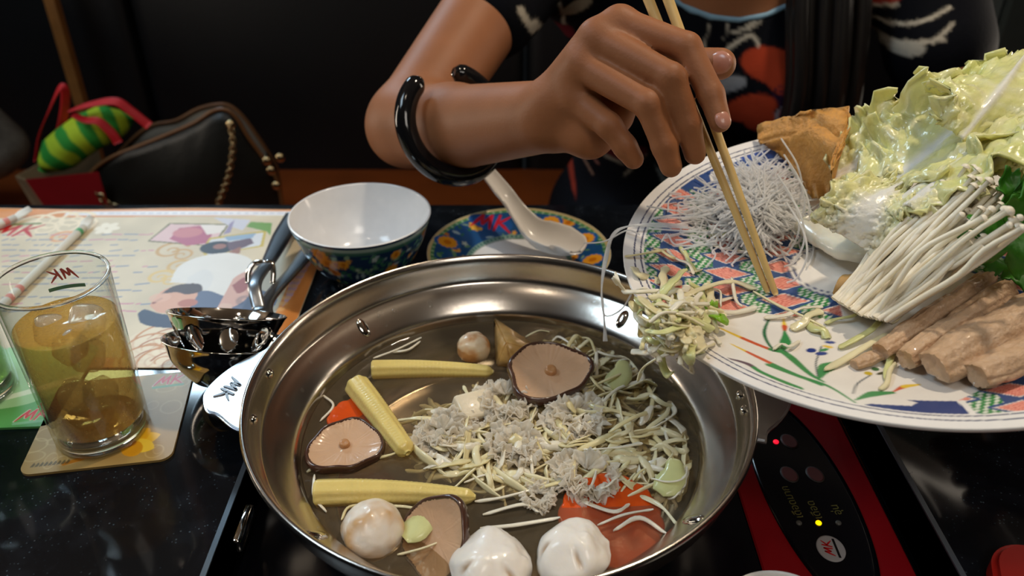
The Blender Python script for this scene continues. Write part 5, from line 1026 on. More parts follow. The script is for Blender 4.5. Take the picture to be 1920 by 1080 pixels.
# ------------------------------------------------------------------ shredded cabbage in the broth
LB_IN = ('%s cabbage shred floating among the others in the hot pot', 'cabbage shred', 'cabbage shreds floating in the hot pot')
rs = random.Random(21)
def in_mass(x, y):
    from_poly = [(1020, 640), (1110, 640), (1190, 690), (1255, 750), (1295, 830), (1300, 900), (1270, 940), (1190, 925), (1060, 900), (960, 930), (880, 900), (800, 880), (775, 800), (850, 740), (940, 745), (1100, 730)]
    ins = False; n = len(from_poly)
    for i in range(n):
        (x1, y1), (x2, y2) = from_poly[i], from_poly[(i+1) % n]
        if (y1 > y) != (y2 > y) and x < (x2-x1)*(y-y1)/(y2-y1)+x1: ins = not ins
    return ins
def rand_shred(x, y, zlo, zhi, wlo, whi):
    a = rs.uniform(0, math.pi); L = rs.uniform(22, 60); ca, sa = math.cos(a), math.sin(a)*0.7; b1 = rs.uniform(-14, 14); b2 = b1*rs.uniform(0.2, 1.2); z = rs.uniform(zlo, zhi)
    pts = [(x-ca*L, y-sa*L, z-.003), (x-ca*L*.35-b1*sa, y-sa*L*.35+b1*ca, z+.002), (x+ca*L*.35-b2*sa, y+sa*L*.35+b2*ca, z+.001), (x+ca*L, y+sa*L, z-.003)]
    W_ = []
    for X, Y, Z in pts:
        q = Wp(X, Y, Z); dx, dy = q.x-PC.x, q.y-PC.y; r = math.hypot(dx, dy)
        if r > 0.119: q = Vector((PC.x+dx*0.119/r, PC.y+dy*0.119/r, q.z))
        W_.append(q)
    return W_
LAND = [((1028, 699), 'floating beside the central shiitake'), ((1145, 950), 'floating above the orange carrot slice'), ((750, 820), 'floating next to the short baby corn'), ((890, 765), 'tangled round the white tofu cube'), ((1180, 680), 'floating under the tipped plate'),
        ((1290, 830), 'floating along the steel side of the pot'), ((1075, 785), 'floating over the spiky white fungus'), ((960, 838), 'floating over the fungus amid the cabbage'), ((1095, 890), 'floating over the bright white fungus'), ((880, 915), 'floating past the tip of the long baby corn'), ((1200, 800), 'in the thick of the floating cabbage'), ((1262, 892), 'beside the flat pale green cabbage piece')]
def near(x, y): return min(LAND, key=lambda l: math.hypot(l[0][0]-x, (l[0][1]-y)*1.5))[1]
n = 0
while n < 170:
    x, y = rs.uniform(770, 1300), rs.uniform(635, 945)
    if not in_mass(x, y): continue
    right = x > 1060; shred(rand_shred(x, y, -.005, 0.004 if not right else 0.007, .002, .006), rs.choice([rs.uniform(.0018, .004), rs.uniform(.004, .0085)]), ('%s cabbage shred '+near(x, y), LB_IN[1], LB_IN[2]), 1000+n, rs.choice([0, 1, 1, 3, 0, 1, 3, 3]), rs.uniform(-0.4, 0.9)); n += 1
LOOSE = [((745, 655), 'drifting behind the thin end of the upper baby corn'), ((765, 652), 'drifting close above the upper baby corn'), ((640, 845), 'lying on the gills of the shiitake by the pot side'), ((610, 858), 'curled over the rim of the shiitake by the pot side'), ((588, 930), 'hanging round the blunt end of the long baby corn'), ((725, 952), 'drifting between the long baby corn and the round mushroom'), ((655, 950), 'touching the top of the round whitish mushroom'), ((765, 980), 'drifting between the round mushroom and the tipped shiitake'),
         ((800, 1025), 'lying across the tipped shiitake'), ((920, 890), 'drifting off the tip of the long baby corn'), ((950, 930), 'drifting between baby corn tip and carrot slice'), ((960, 985), 'drifting behind the two carved mushrooms'), ((980, 945), 'drifting in the open broth behind the carved mushrooms'), ((1150, 960), 'lying on the middle of the carrot slice'), ((1170, 965), 'lying across the carrot slice'), ((1200, 975), 'lying on the outer half of the carrot slice'), ((1240, 950), 'drifting between the carrot slice and the pot side'),
         ((625, 760), 'drifting beside the half hidden carrot slice'), ((740, 850), 'drifting at the narrow end of the short baby corn'), ((1050, 632), 'drifting behind the central shiitake'), ((1010, 620), 'drifting behind the fried tofu triangle')]
for i, pts in enumerate(([(700, 672), (745, 655), (790, 633)], [(735, 660), (765, 655), (788, 640)], [(600, 850), (640, 845), (590, 880)], [(575, 885), (610, 855), (650, 830)], [(590, 890), (588, 930), (612, 960)], [(660, 990), (690, 955), (760, 950), (830, 970)], [(640, 975), (655, 950), (700, 945)], [(770, 1010), (765, 980), (790, 955)], [(745, 1040), (800, 1025), (860, 1000)],
                         [(870, 905), (920, 890), (975, 915)], [(890, 940), (950, 930), (1040, 905)], [(900, 990), (960, 985), (1050, 970)], [(905, 965), (980, 945), (1010, 960)], [(1090, 940), (1150, 960), (1180, 945)], [(1120, 985), (1170, 965), (1225, 955)], [(1150, 995), (1200, 970), (1250, 1000)], [(1200, 930), (1240, 950), (1270, 985)], [(605, 740), (625, 760), (600, 790)], [(700, 860), (740, 850), (760, 835)], [(1035, 640), (1050, 632), (1090, 660)], [(985, 632), (1010, 620), (1030, 622)])):
    shred([Wp(x, y, .003 if k % 2 else .001) for k, (x, y) in enumerate(pts)], rs.uniform(.0014, .0030), ('%s cabbage shred '+min(LOOSE, key=lambda l: math.hypot(l[0][0]-pts[1][0], l[0][1]-pts[1][1]))[1], 'cabbage shred', 'loose cabbage shreds in the broth'), 2000+i, rs.choice([0, 1, 3, 1]), 0.1)
for i, (x, y, lb) in enumerate(((1262, 892, 'flat pale green cabbage piece by the right side of the pot'), (792, 975, 'flat pale green cabbage piece beside the round whitish mushroom'), (1165, 700, 'flat pale cabbage piece under the sliding pile'))):
    q = Wp(x, y, .008); V, F = ribbon(curve([tuple(q+Vector((-.010, -.009, -.004))), tuple(q), tuple(q+Vector((.003, .012, .002)))], 5), [.008, .013, .016, .017, .016, .016, .014, .012, .011, .010, .006], 0.0009, 0.25, cup=0.1); put_world('cabbage_piece', V, F, M_cab[2], lb, 'cabbage piece')
# the sunken rest of the cabbage, too tangled to count
b = MB(); k = 0
while k < 560:
    x, y = rs.uniform(760, 1305), rs.uniform(630, 960)
    if not in_mass(x, y): continue
    V, F = shred_mesh(rand_shred(x, y, -.020 if k < 380 else -.006, -.002 if k < 380 else .003, .002, .006), rs.uniform(.003, .007), 0.0009, rs.uniform(0, 1.5), 5000+k, 4); b.add(V, F); k += 1
tag(put_world('sunken_cabbage', np.concatenate(b.V), b.F, M_cab[0]), 'tangle of cabbage shreds sunk below the surface of the broth', 'shredded cabbage', kind='stuff')
b = MB(); V0, F0 = lathe([(math.sin(a), -math.cos(a)) for a in np.linspace(0, math.pi, 7)], 10)
for cx, cy, n_, sp in ((688, 672, 16, 10), (705, 815, 12, 12), (640, 800, 14, 30), (700, 850, 10, 20), (590, 830, 12, 14), (1240, 900, 8, 14), (900, 860, 14, 60), (860, 690, 8, 30)):
    for i in range(n_): q = Wp(cx+rs.gauss(0, sp), cy+rs.gauss(0, sp*0.6)); r = rs.uniform(.0005, .0016); b.add(V0*r+np.array(q), [tuple(f) for f in F0.tolist()])
tag(put_world('broth_bubbles', np.concatenate(b.V), b.F, M_water), 'tiny clear bubbles floating on the broth', 'bubbles', kind='stuff')
# ================================================================== the woman across the table
class Field:
    """signed distance grid; round-cone limbs blended with a smooth minimum"""
    def __init__(s, lo, hi, h):
        s.lo = np.array(lo, np.float32); s.h = h; s.n = np.ceil((np.array(hi)-np.array(lo))/h).astype(int)+1; s.f = np.full(s.n, 0.5, np.float32)
        s.ax = [s.lo[k]+h*np.arange(s.n[k], dtype=np.float32) for k in range(3)]
    def seg(s, a, b, ra, rb, k=0.008, sc=(1, 1, 1), f=None, mar=0.03):
        f = s.f if f is None else f
        a = np.array(a, np.float32); b = np.array(b, np.float32); sc = np.array(sc, np.float32); R_ = max(ra, rb)/sc.min()+mar
        i0 = np.maximum(((np.minimum(a, b)-R_-s.lo)/s.h).astype(int), 0); i1 = np.minimum(((np.maximum(a, b)+R_-s.lo)/s.h).astype(int)+2, s.n)
        if (i1 <= i0).any(): return
        sl = tuple(slice(i0[k_], i1[k_]) for k_ in range(3))
        X = (s.ax[0][sl[0]][:, None, None]-a[0])*sc[0]; Y = (s.ax[1][sl[1]][None, :, None]-a[1])*sc[1]; Z = (s.ax[2][sl[2]][None, None, :]-a[2])*sc[2]
        d = (b-a)*sc; L = float(d@d)+1e-12; t = np.clip((X*d[0]+Y*d[1]+Z*d[2])/L, 0, 1)
        D = np.sqrt((X-t*d[0])**2+(Y-t*d[1])**2+(Z-t*d[2])**2)-(ra+(rb-ra)*t)
        o = f[sl]; hh = np.clip(0.5+0.5*(D-o)/k, 0, 1); f[sl] = D+(o-D)*hh*0+0 if False else (D*(1-hh)+o*hh-k*hh*(1-hh))
    def mesh(s, f=None):
        f = s.f if f is None else f; n = f.shape; neg = f < 0
        c = np.zeros((n[0]-1, n[1]-1, n[2]-1), np.int8)
        for dx in (0, 1):
            for dy in (0, 1):
                for dz in (0, 1): c += neg[dx:n[0]-1+dx, dy:n[1]-1+dy, dz:n[2]-1+dz]
        act = np.argwhere((c > 0) & (c < 8)); idm = np.full(c.shape, -1, np.int64); idm[tuple(act.T)] = np.arange(len(act))
        P_ = np.zeros((len(act), 3)); cnt = np.zeros(len(act)); cor = [(0,0,0),(1,0,0),(0,1,0),(1,1,0),(0,0,1),(1,0,1),(0,1,1),(1,1,1)]
        vals = [f[act[:, 0]+q[0], act[:, 1]+q[1], act[:, 2]+q[2]] for q in cor]
        for i in range(8):
            for j in range(i+1, 8):
                if sum(abs(cor[i][k]-cor[j][k]) for k in range(3)) != 1: continue
                m = (vals[i] < 0) != (vals[j] < 0); t = vals[i][m]/(vals[i][m]-vals[j][m]); P_[m] += np.array(cor[i])+t[:, None]*(np.array(cor[j])-np.array(cor[i])); cnt[m] += 1
        V = s.lo+s.h*(act+P_/cnt[:, None]); F = []
        for ax in range(3):
            a1, a2 = (ax+1) % 3, (ax+2) % 3; sh = [slice(0, n[k]) for k in range(3)]; lo_ = list(sh); hi_ = list(sh); lo_[ax] = slice(0, n[ax]-1); hi_[ax] = slice(1, n[ax])
            for sgn, m in ((0, neg[tuple(lo_)] & ~neg[tuple(hi_)]), (1, ~neg[tuple(lo_)] & neg[tuple(hi_)])):
                e = np.argwhere(m); e = e[(e[:, a1] > 0) & (e[:, a2] > 0) & (e[:, a1] < n[a1]-1) & (e[:, a2] < n[a2]-1)]
                q = []
                for da, db in ((0, 0), (1, 0), (1, 1), (0, 1)):
                    g = e.copy(); g[:, a1] -= 1-da; g[:, a2] -= 1-db; q.append(idm[tuple(g.T)])
                q = np.stack(q, 1); F.append(q if sgn == 0 else q[:, ::-1])
        return V, np.concatenate(F)
def smin(a, b, k): h = np.clip(0.5+0.5*(b-a)/k, 0, 1); return b*(1-h)+a*h-k*h*(1-h)
M_skin = mat('skin', rgb('97613f'), 0.52, spec=0.35, var=0.10, vscale=30, bump=0.10, bscale=500, sss=0.18, sssr=(0.008, 0.004, 0.002))
# ---- joints of the right arm and hand
E_ = PD(768, 232, 0.775); SH = Vector((0.012, 0.925, 0.205)); WR = PD(1030, 218, 0.580); FM = PD(850, 240, 0.715)
J = {'index': [PD(1162, 46, .553), PD(1288, 88, .533), PD(1334, 178, .524), PD(1350, 228, .519)], 'middle': [PD(1118, 72, .548), PD(1258, 146, .518), PD(1290, 234, .521), PD(1303, 288, .525)],
     'ring': [PD(1092, 122, .546), PD(1216, 196, .515), PD(1246, 274, .516), PD(1258, 312, .518)], 'little': [PD(1078, 185, .550), PD(1142, 236, .534), PD(1172, 275, .534), PD(1188, 298, .536)]}
arm = Field((-0.17, 0.40, 0.02), (0.18, 1.0, 0.31), 0.0016)
arm.seg(SH, E_, 0.045, 0.037, 0.01); arm.seg(E_, FM, 0.0365, 0.0355, 0.012); arm.seg(FM, WR, 0.0355, 0.0245, 0.012, mar=0.04); arm.seg(E_, E_+Vector((-0.006, 0.004, -0.008)), 0.030, 0.028, 0.015)
for k, r in (('index', .0125), ('middle', .0125), ('ring', .0120), ('little', .0110)): arm.seg(WR+(J[k][0]-WR)*0.12, J[k][0], 0.0165, r, 0.010)
arm.seg(WR, PD(1105, 250, .560), 0.018, 0.0150, 0.012); arm.seg(PD(1105, 250, .560), PD(1150, 215, .560), 0.014, 0.014, 0.012); arm.seg(PD(1130, 130, .565), PD(1200, 160, .555), 0.015, 0.012, 0.012)
arm.seg(WR+Vector((0.0, -0.012, 0.014)), WR+Vector((0.002, -0.012, 0.013)), 0.0105, 0.0105, 0.012)
hand = arm.f
fing = np.full(arm.n, 0.5, np.float32)
def digit(pts, rad, k=0.0035):
    g = np.full(arm.n, 0.5, np.float32)
    for a, b, ra, rb in zip(pts[:-1], pts[1:], rad[:-1], rad[1:]): arm.seg(a, b, ra, rb, 0.003, f=g)
    return g
for k, rad in (('index', [.0112, .0088, .0078, .0068]), ('middle', [.0112, .0090, .0080, .0070]), ('ring', [.0108, .0086, .0078, .0070]), ('little', [.0100, .0082, .0075, .0068])): fing = smin(fing, digit(J[k], rad), 0.0036)
hand = smin(hand, fing, 0.0035)
th = [PD(1130, 175, .580), PD(1225, 140, .578), PD(1298, 122, .570), PD(1350, 120, .560)]
hand = smin(hand, digit(th, [.0150, .0125, .0112, .0102]), 0.004)
Va, Fa = arm.mesh(hand)
nails = []
for a, b, r in ((J['index'][2], J['index'][3], .0068), (th[2], th[3], .0100)):
    d = (b-a).normalized(); tocam = (ORG-b).normalized(); up_ = (tocam-d*tocam.dot(d)).normalized(); up_ = (up_+Vector((0.35, 0, 0.1))).normalized(); sd = d.cross(up_).normalized()
    V, F = dome(r*0.72, r*0.30, 14, 4, 1.0); V = np.array(V); q = b+d*r*0.12+up_*r*0.80; nails.append((np.array([np.array(q)+x*np.array(d)*1.25+y*np.array(sd)+z*np.array(up_) for x, y, z in V]), F))
# ---- torso, head, other arm and legs (coarser)
CX = 0.235; SHL = Vector((0.445, 0.955, 0.205)); EL = Vector((0.475, 0.800, 0.020)); HL = Vector((0.425, 0.520, 0.095))
def torso(F_, g=0.0, f=None, sleeves=False):
    s_ = lambda a, b, ra, rb, k=0.03, sc=(1, 1.35, 1): F_.seg(a, b, ra+g, rb+g, k, sc, f, 0.06)
    s_((CX, 1.10, -0.17), (CX, 1.07, -0.03), 0.150, 0.128); s_((CX, 1.07, -0.03), (CX, 1.02, 0.10), 0.128, 0.142); s_((CX-0.10, 1.0, 0.17), (CX+0.10, 1.0, 0.17), 0.085, 0.085, 0.05, (1, 1.1, 1))
    s_((CX-0.075, 0.945, 0.06), (CX-0.07, 0.95, 0.07), 0.066, 0.066, 0.04, (1, 1, 1)); s_((CX+0.075, 0.945, 0.06), (CX+0.07, 0.95, 0.07), 0.066, 0.066, 0.04, (1, 1, 1))
    s_((CX-0.12, 1.0, 0.19), SH, 0.055, 0.048, 0.05, (1, 1, 1)); s_((CX+0.12, 1.0, 0.19), SHL, 0.055, 0.048, 0.05, (1, 1, 1))
    for sx in (-1, 1): s_((CX+sx*0.09, 1.12, -0.205), (CX+sx*0.10, 0.74, -0.215), 0.083, 0.062, 0.04, (1, 1, 1))
bod = Field((-0.10, 0.36, -0.74), (0.60, 1.28, 0.60), 0.006)
torso(bod)
for sx in (-1, 1):
    bod.seg((CX+sx*0.10, 0.74, -0.215), (CX+sx*0.10, 0.77, -0.68), 0.056, 0.034, 0.03); bod.seg((CX+sx*0.10, 0.77, -0.695), (CX+sx*0.11, 0.62, -0.713), 0.034, 0.024, 0.02)
bod.seg(SHL, EL, 0.044, 0.036, 0.02); bod.seg(EL, HL, 0.036, 0.024, 0.02); bod.seg(SH, SH+(E_-SH)*0.4, 0.043, 0.040, 0.02)
PH = Vector((0.405, 0.475, 0.112)); bod.seg(HL, PH, 0.024, 0.016, 0.012)
bod.seg((CX, 0.99, 0.20), (CX, 0.965, 0.31), 0.058, 0.050, 0.04); bod.seg((CX, 0.985, 0.43), (CX, 0.94, 0.42), 0.088, 0.080, 0.03, (1.08, 1, 0.9)); bod.seg((CX, 0.92, 0.38), (CX, 0.905, 0.345), 0.056, 0.036, 0.03)
bod.seg((CX, 0.862, 0.415), (CX, 0.848, 0.392), 0.008, 0.012, 0.015); bod.seg((CX-0.02, 0.866, 0.362), (CX+0.02, 0.866, 0.362), 0.009, 0.009, 0.01)
for sx in (-1, 1): bod.seg((CX+sx*0.083, 0.975, 0.42), (CX+sx*0.085, 0.97, 0.385), 0.012, 0.009, 0.008)
Vb, Fb = bod.mesh()
# the left hand under the plate rim: finer fingers added as part of the same skin
lh = Field((0.33, 0.40, 0.05), (0.47, 0.56, 0.19), 0.002)
lh.seg(HL+(PH-HL)*0.1, PH, 0.021, 0.017, 0.01)
for i, y in enumerate((0.500, 0.480, 0.460, 0.441)):
    q = PH+Vector((-0.004, y-0.472, -0.003)); lh.seg(PH+(q-PH)*0.4, q, 0.013, 0.0100, 0.006); lh.seg(q, q+Vector((-0.030, 0.0, -0.014)), 0.0095, 0.0085, 0.003); lh.seg(q+Vector((-0.030, 0.0, -0.014)), q+Vector((-0.050, 0.0, -0.013)), 0.0085, 0.0072, 0.003)
lh.seg(PH+Vector((0.002, 0.012, 0.008)), PH+Vector((-0.004, 0.006, 0.034)), 0.012, 0.0105, 0.006); lh.seg(PH+Vector((-0.004, 0.006, 0.034)), PH+Vector((-0.024, 0.002, 0.044)), 0.0100, 0.0085, 0.004)
Vl, Fl = lh.mesh()
Vall = np.concatenate([Va, Vb, Vl]); Fall = np.concatenate([Fa, Fb+len(Va), Fl+len(Va)+len(Vb)])
org = np.array([CX, 1.08, -0.75]); person = mk('person', Vall-org, Fall, M_skin, None, loc=tuple(org))
sm = person.modifiers.new('smooth', 'SMOOTH'); sm.factor = 0.5; sm.iterations = 6
tag(person, 'person in a dark floral dress reaching over the plate with chopsticks', 'person')
for V, F in nails: mk('fingernail', V-org, F, mat('fingernail', rgb('b87f6c'), 0.25), person)
# ---- dress
dr = Field((-0.05, 0.62, -0.34), (0.56, 1.26, 0.31), 0.0034)
torso(dr, 0.007)
dr.seg(SH+Vector((0.01, 0.01, 0.0)), SH+(E_-SH)*0.34, 0.056, 0.053, 0.02); dr.seg(SHL, SHL+(EL-SHL)*0.45, 0.056, 0.056, 0.02)
X, Y, Z = np.meshgrid(*dr.ax, indexing='ij'); nk = np.array([CX+0.005, 0.915, 0.262]); sph = np.sqrt((X-nk[0])**2+(Y-nk[1])**2+((Z-nk[2]))**2)-0.118
f2 = np.maximum(dr.f, -sph); f2 = np.maximum(f2, Z-0.285)
# hollow for the arms where sleeves end
Vd, Fd = dr.mesh(f2.astype(np.float32)); del X, Y, Z
kd = Canvas(0.70, 0.62, 0.0012, '05070f')
def dp(px, py): q = PY(px, py, 0.875); return (q.x-CX, q.z-0.03)
def dps(*p): return [dp(*a) for a in p]
def dcv(*p): return curve([(*dp(*a), 0) for a in p], 5)[:, :2]
def petal(px, py, rx, ry, rot, c): q = dp(px, py); kd.ell(q[0], q[1], rx, ry, c, rot)
for pts, w in (([(1440, 25), (1425, 55), (1400, 72), (1385, 75)], .004), ([(1450, 10), (1440, 50), (1415, 70)], .003), ([(1372, 108), (1395, 92), (1420, 80), (1432, 95), (1430, 110)], .004), ([(1340, 60), (1330, 100)], .002), ([(1378, 60), (1368, 90)], .0015),
               ([(1000, 20), (1018, 60), (1012, 100)], .006), ([(1050, 10), (1062, 60), (1068, 120)], .003), ([(1000, 40), (985, 10), (975, -10)], .006), ([(1010, 340), (1040, 345), (1055, 375)], .006), ([(1030, 370), (1050, 335), (1060, 325)], .003), ([(1075, 350), (1100, 380)], .004), ([(1120, 290), (1160, 330)], .002), ([(1095, 310), (1150, 360)], .002),
               ([(1600, 70), (1640, 40), (1690, 15)], .004), ([(1620, 95), (1680, 75), (1740, 55)], .004), ([(1640, 60), (1700, 40), (1765, 5)], .003), ([(1665, 80), (1720, 62), (1760, 30)], .003), ([(1560, 40), (1590, 15), (1620, 0)], .004)):
    kd.line(dcv(*pts), w, 'b8b0a0')
petal(1375, 170, .018, .009, 0.3, '8d9096'); petal(1085, 30, .018, .008, 0.5, 'a39a86'); petal(1690, 82, .012, .007, 0.4, 'b0aca0'); petal(1022, 350, .012, .016, 0.2, 'b9b6b0')
for px, py, rx, ry, rot in ((1452, 130, .018, .032, 1.4), (1410, 212, .028, .016, 0.5), (1440, 235, .022, .013, 0.2), (1475, 160, .012, .024, 1.2), (1490, 225, .012, .02, 1.5)): petal(px, py, rx, ry, rot, 'a33a20')
for k in range(7): kd.line(dps((1470, 210), (1448+k*7, 160+abs(k-3)*4)), .0016, '2a1430')
petal(1470, 215, .010, .009, 0, '8c8490'); petal(1470, 215, .006, .006, 0, '8a2a20'); petal(1050, 108, .012, .015, 0, '4a1018'); petal(1068, 100, .010, .012, 0, '561420'); petal(1665, 5, .018, .010, 0.2, '9a2a20')
petal(1150, 320, .03, .022, 0.2, '3a0c14'); petal(1190, 350, .028, .02, 0.4, '480f16'); kd.line(dcv((1050, 290), (1062, 320), (1070, 345)), .009, 'a0302a')
for pts, w, cl_ in (([(1010, 340), (1030, 350), (1035, 380)], .010, 'b9b6b0'), ([(1050, 385), (1055, 350), (1048, 325)], .006, '9fb0b8'), ([(1075, 380), (1062, 350), (1075, 335)], .006, 'a8b4ba'), ([(1020, 385), (1015, 360)], .006, '5a7a4a'), ([(1040, 290), (1052, 315), (1058, 345)], .010, 'a0302a'), ([(1085, 300), (1130, 345)], .003, '8a5a50'), ([(1080, 320), (1120, 370)], .003, '8a6a5a')):
    q = [PY(x, y, 0.955) for x, y in pts]; kd.line(curve([(p.x-CX, p.z-0.03, 0) for p in q], 5)[:, :2], w, cl_)
rr = random.Random(9)
for i in range(46):
    x, y, a = rr.uniform(-.34, .34), rr.uniform(-.30, -.02), rr.uniform(0, 6.3); kd.leaf(x, y, rr.uniform(.02, .06), rr.uniform(.003, .009), a, rr.choice(['7e786c', '6c1a1c', '8a3020', '5f6a70', '3a4a30']))
c = kd.sample(Vd[:, 0]-CX, Vd[:, 2]-0.03)
M_dress = mat('floral_cotton', attr=True, rough=0.85, var=0.12, vscale=60, bump=0.2, bscale=300, spec=0.15)
dress = mk('dress', Vd-org, Fd, M_dress, person, col=c); sm = dress.modifiers.new('smooth', 'SMOOTH'); sm.factor = 0.5; sm.iterations = 4
tag(dress, 'dark navy dress with red flowers and white strokes')
on = (np.abs(np.sqrt(((Vd-nk)**2).sum(1))-0.118) < 0.004); fi = dr.f[tuple(np.clip(((Vd-dr.lo)/dr.h).round().astype(int), 0, np.array(dr.n)-1).T)]; on &= (fi > -0.006) & (Vd[:, 1] < 1.02)
Q = Vd[on]; an = np.arctan2(Q[:, 0]-nk[0], -(Q[:, 2]-nk[2])); path = []
for a0 in np.linspace(-1.5, 1.5, 34):
    m = np.abs(an-a0) < 0.09
    if m.sum() > 2: path.append(Q[m].mean(0))
if len(path) > 5:
    V, F = tube(np.array(path)-org, 0.0032, 8); V = V+0.0006*np.sin(V[:, [0]]*900); tr = mk('neckline_trim', V, F, mat('pale_blue_trim', rgb('7fa3b8'), 0.7), dress); tag(tr, 'pale blue stitched neckline trim')
# ---- hair
M_hair = mat('black_hair', (0.006, 0.005, 0.005), 0.4, var=0.2)
hf = Field((CX-0.13, 0.85, 0.28), (CX+0.13, 1.12, 0.56), 0.005); hf.seg((CX, 0.99, 0.435), (CX, 0.945, 0.43), 0.099, 0.091, 0.02, (1.06, 1, 0.92)); hf.seg((CX, 1.03, 0.40), (CX, 1.05, 0.30), 0.075, 0.06, 0.03)
Xh, Yh, Zh = np.meshgrid(*hf.ax, indexing='ij'); fc = np.maximum(hf.f, -(np.sqrt((Xh-CX)**2+((Yh-0.835)*0.9)**2+((Zh-0.375)*0.8)**2)-0.092)); V, F = hf.mesh(fc.astype(np.float32))
hair = mk('hair', V-org, F, M_hair, person); tag(hair, 'long black hair falling over one shoulder')
rr = random.Random(3)
for i in range(22):
    x = CX+0.075+rr.uniform(-0.018, 0.05); y0 = rr.uniform(-.01, .01)
    V, F = tube(curve([(CX+0.07+rr.uniform(-.01, .02), 0.955+y0, 0.44), (CX+0.095, 0.935+y0, 0.33), (x, 0.885+y0, 0.20), (x+0.01, 0.862+y0, 0.08), (x+0.012+rr.uniform(-.01, .01), 0.872+y0, rr.uniform(-.06, .0))], 6)-org, np.r_[np.full(20, 0.0085), np.linspace(0.0085, 0.002, 5)], 8); mk('hair_lock', V, F, M_hair, hair)
for sx in (-1, 1):
    V, F = lathe([(0.0115*math.sin(a), -0.0115*math.cos(a)) for a in np.linspace(0, math.pi, 12)], 16); ey = mk('eye', V+np.array([CX+sx*0.031, 0.8705, 0.417])-org, F, mat('eye_white', rgb('e8e4de'), 0.2), person)
    V, F = lathe([(0.0055*math.sin(a), -0.0055*math.cos(a)) for a in np.linspace(0, math.pi, 8)], 12); mk('iris', V+np.array([CX+sx*0.031, 0.8635, 0.416])-org, F, M_hair, ey)
V, F = tube(np.array([(CX-0.022, 0.861, 0.362), (CX, 0.8555, 0.363), (CX+0.022, 0.861, 0.362)])-org, [0.002, 0.0042, 0.002], 8, 0.7); mk('lips', V, F, mat('lips', rgb('8a4038'), 0.4), person)
# ---- open black bangle round the forearm
ax = (WR-E_).normalized(); bc = E_+(WR-E_)*0.375+Vector((0.0, 0.0, -0.002)); nb = (ax+Vector((0.0, 0.12, 0.16))).normalized(); u = nb.cross(Vector((0, 0, 1))).normalized(); v = u.cross(nb)*-1
cam_d = (ORG-bc).normalized(); a0 = math.radians(90+22); t = np.linspace(a0, a0+math.radians(360-44), 64)
if v.z < 0: v = -v
path = np.array([np.array(bc-Vector(org))+0.0440*(math.cos(k)*np.array(u)+math.sin(k)*np.array(v)) for k in t]); rad = 0.0088*np.clip(np.minimum(np.arange(64), 63-np.arange(64))/2.5+0.45, 0, 1)
V, F = tube(path, rad, 16); tag(mk('bangle', V, F, mat('black_lacquer', (0.006, 0.006, 0.007), 0.08, var=0.05), person), 'shiny black open bangle on the forearm')
# ================================================================== bags on the bench
SEAT = -0.30
M_bag = mat('dark_leather', rgb('14130f'), 0.42, var=0.2, vscale=30, bump=0.2, bscale=250); M_pipe = mat('brown_piping', rgb('6a4526'), 0.4, var=0.2); M_gold = mat('antique_gold', rgb('b8a078'), 0.25, 1.0, var=0.1); M_lining = mat('grey_lining', rgb('6e665a'), 0.7, var=0.15)
YB = 1.14
def bq(px, py, Y=YB): return np.array(PY(px, py, Y))
bag = empty('handbag', (-0.34, YB+0.05, SEAT), label='dark leather handbag with brown piping and a gold chain on the bench', cat='bag'); bo = np.array([-0.34, YB+0.05, SEAT])
# front panel outline (upper edge from the photo), down to the seat
upper = [(152, 380), (158, 345), (180, 315), (215, 292), (265, 272), (315, 252), (365, 230), (400, 208), (425, 206), (445, 222), (465, 255), (490, 290), (512, 320), (525, 360), (530, 395)]
front = [bq(x, y) for x, y in upper]; lo_ = [np.array([front[-1][0]+0.01, YB, SEAT+0.004]), np.array([front[0][0]-0.004, YB, SEAT+0.004])]
back_up = [(168, 350), (200, 312), (250, 260), (285, 235), (330, 226), (370, 205), (405, 196), (430, 198), (455, 218), (480, 252), (505, 290), (520, 320), (530, 395)]
f3 = curve(front, 5); n_ = len(f3); V = []; 
bot = np.stack([np.interp(np.linspace(0, 1, n_), [0, 1], [f3[0][0]-0.004, f3[-1][0]+0.012]), np.full(n_, YB+0.012), np.full(n_, SEAT+0.004)], 1)
rows = 14; G_ = np.array([[f3[i]*(1-k)+bot[i]*k+np.array([0, -0.030*math.sin(math.pi*k)*math.sin(math.pi*i/(n_-1)), 0]) for i in range(n_)] for k in np.linspace(0, 1, rows)])
G_ = G_+0.004*fbm(G_*14, 2)[..., None]*np.array([0, 1, 0.3])
o = mk('front_panel', G_.reshape(-1, 3)-bo, grid_faces(rows, n_), M_bag, bag); s_ = o.modifiers.new('t', 'SOLIDIFY'); s_.thickness = 0.003
b3 = curve([np.array(PY(x, y, YB+0.10)) for x, y in back_up], 5); m_ = len(b3); bot2 = np.stack([np.linspace(b3[0][0], b3[-1][0], m_), np.full(m_, YB+0.10), np.full(m_, SEAT+0.004)], 1)
G2 = np.array([b3*(1-k)+bot2*k for k in np.linspace(0, 1, 8)]); o = mk('back_panel', G2.reshape(-1, 3)-bo, grid_faces(8, m_), M_lining, bag); s_ = o.modifiers.new('t', 'SOLIDIFY'); s_.thickness = 0.003
b3r = np.stack([np.interp(np.linspace(0, 1, n_), np.linspace(0, 1, m_), b3[:, k]) for k in range(3)], 1)
for sl, nm in ((slice(0, 12), 'side_gusset'), (slice(n_-14, n_), 'side_gusset')):
    A_, B_ = f3[sl], b3r[sl]; q = np.array([[A_[i]*(1-k)+B_[i]*k+np.array([0, 0, -0.01*math.sin(math.pi*k)]) for k in np.linspace(0, 1, 6)] for i in range(len(A_))]); o = mk(nm, q.reshape(-1, 3)-bo, grid_faces(len(A_), 6), M_bag, bag); o.modifiers.new('t', 'SOLIDIFY').thickness = 0.002
for pth in (f3, b3): V, F = tube(pth-bo, 0.0030, 8); mk('piping', V, F, M_pipe, bag)
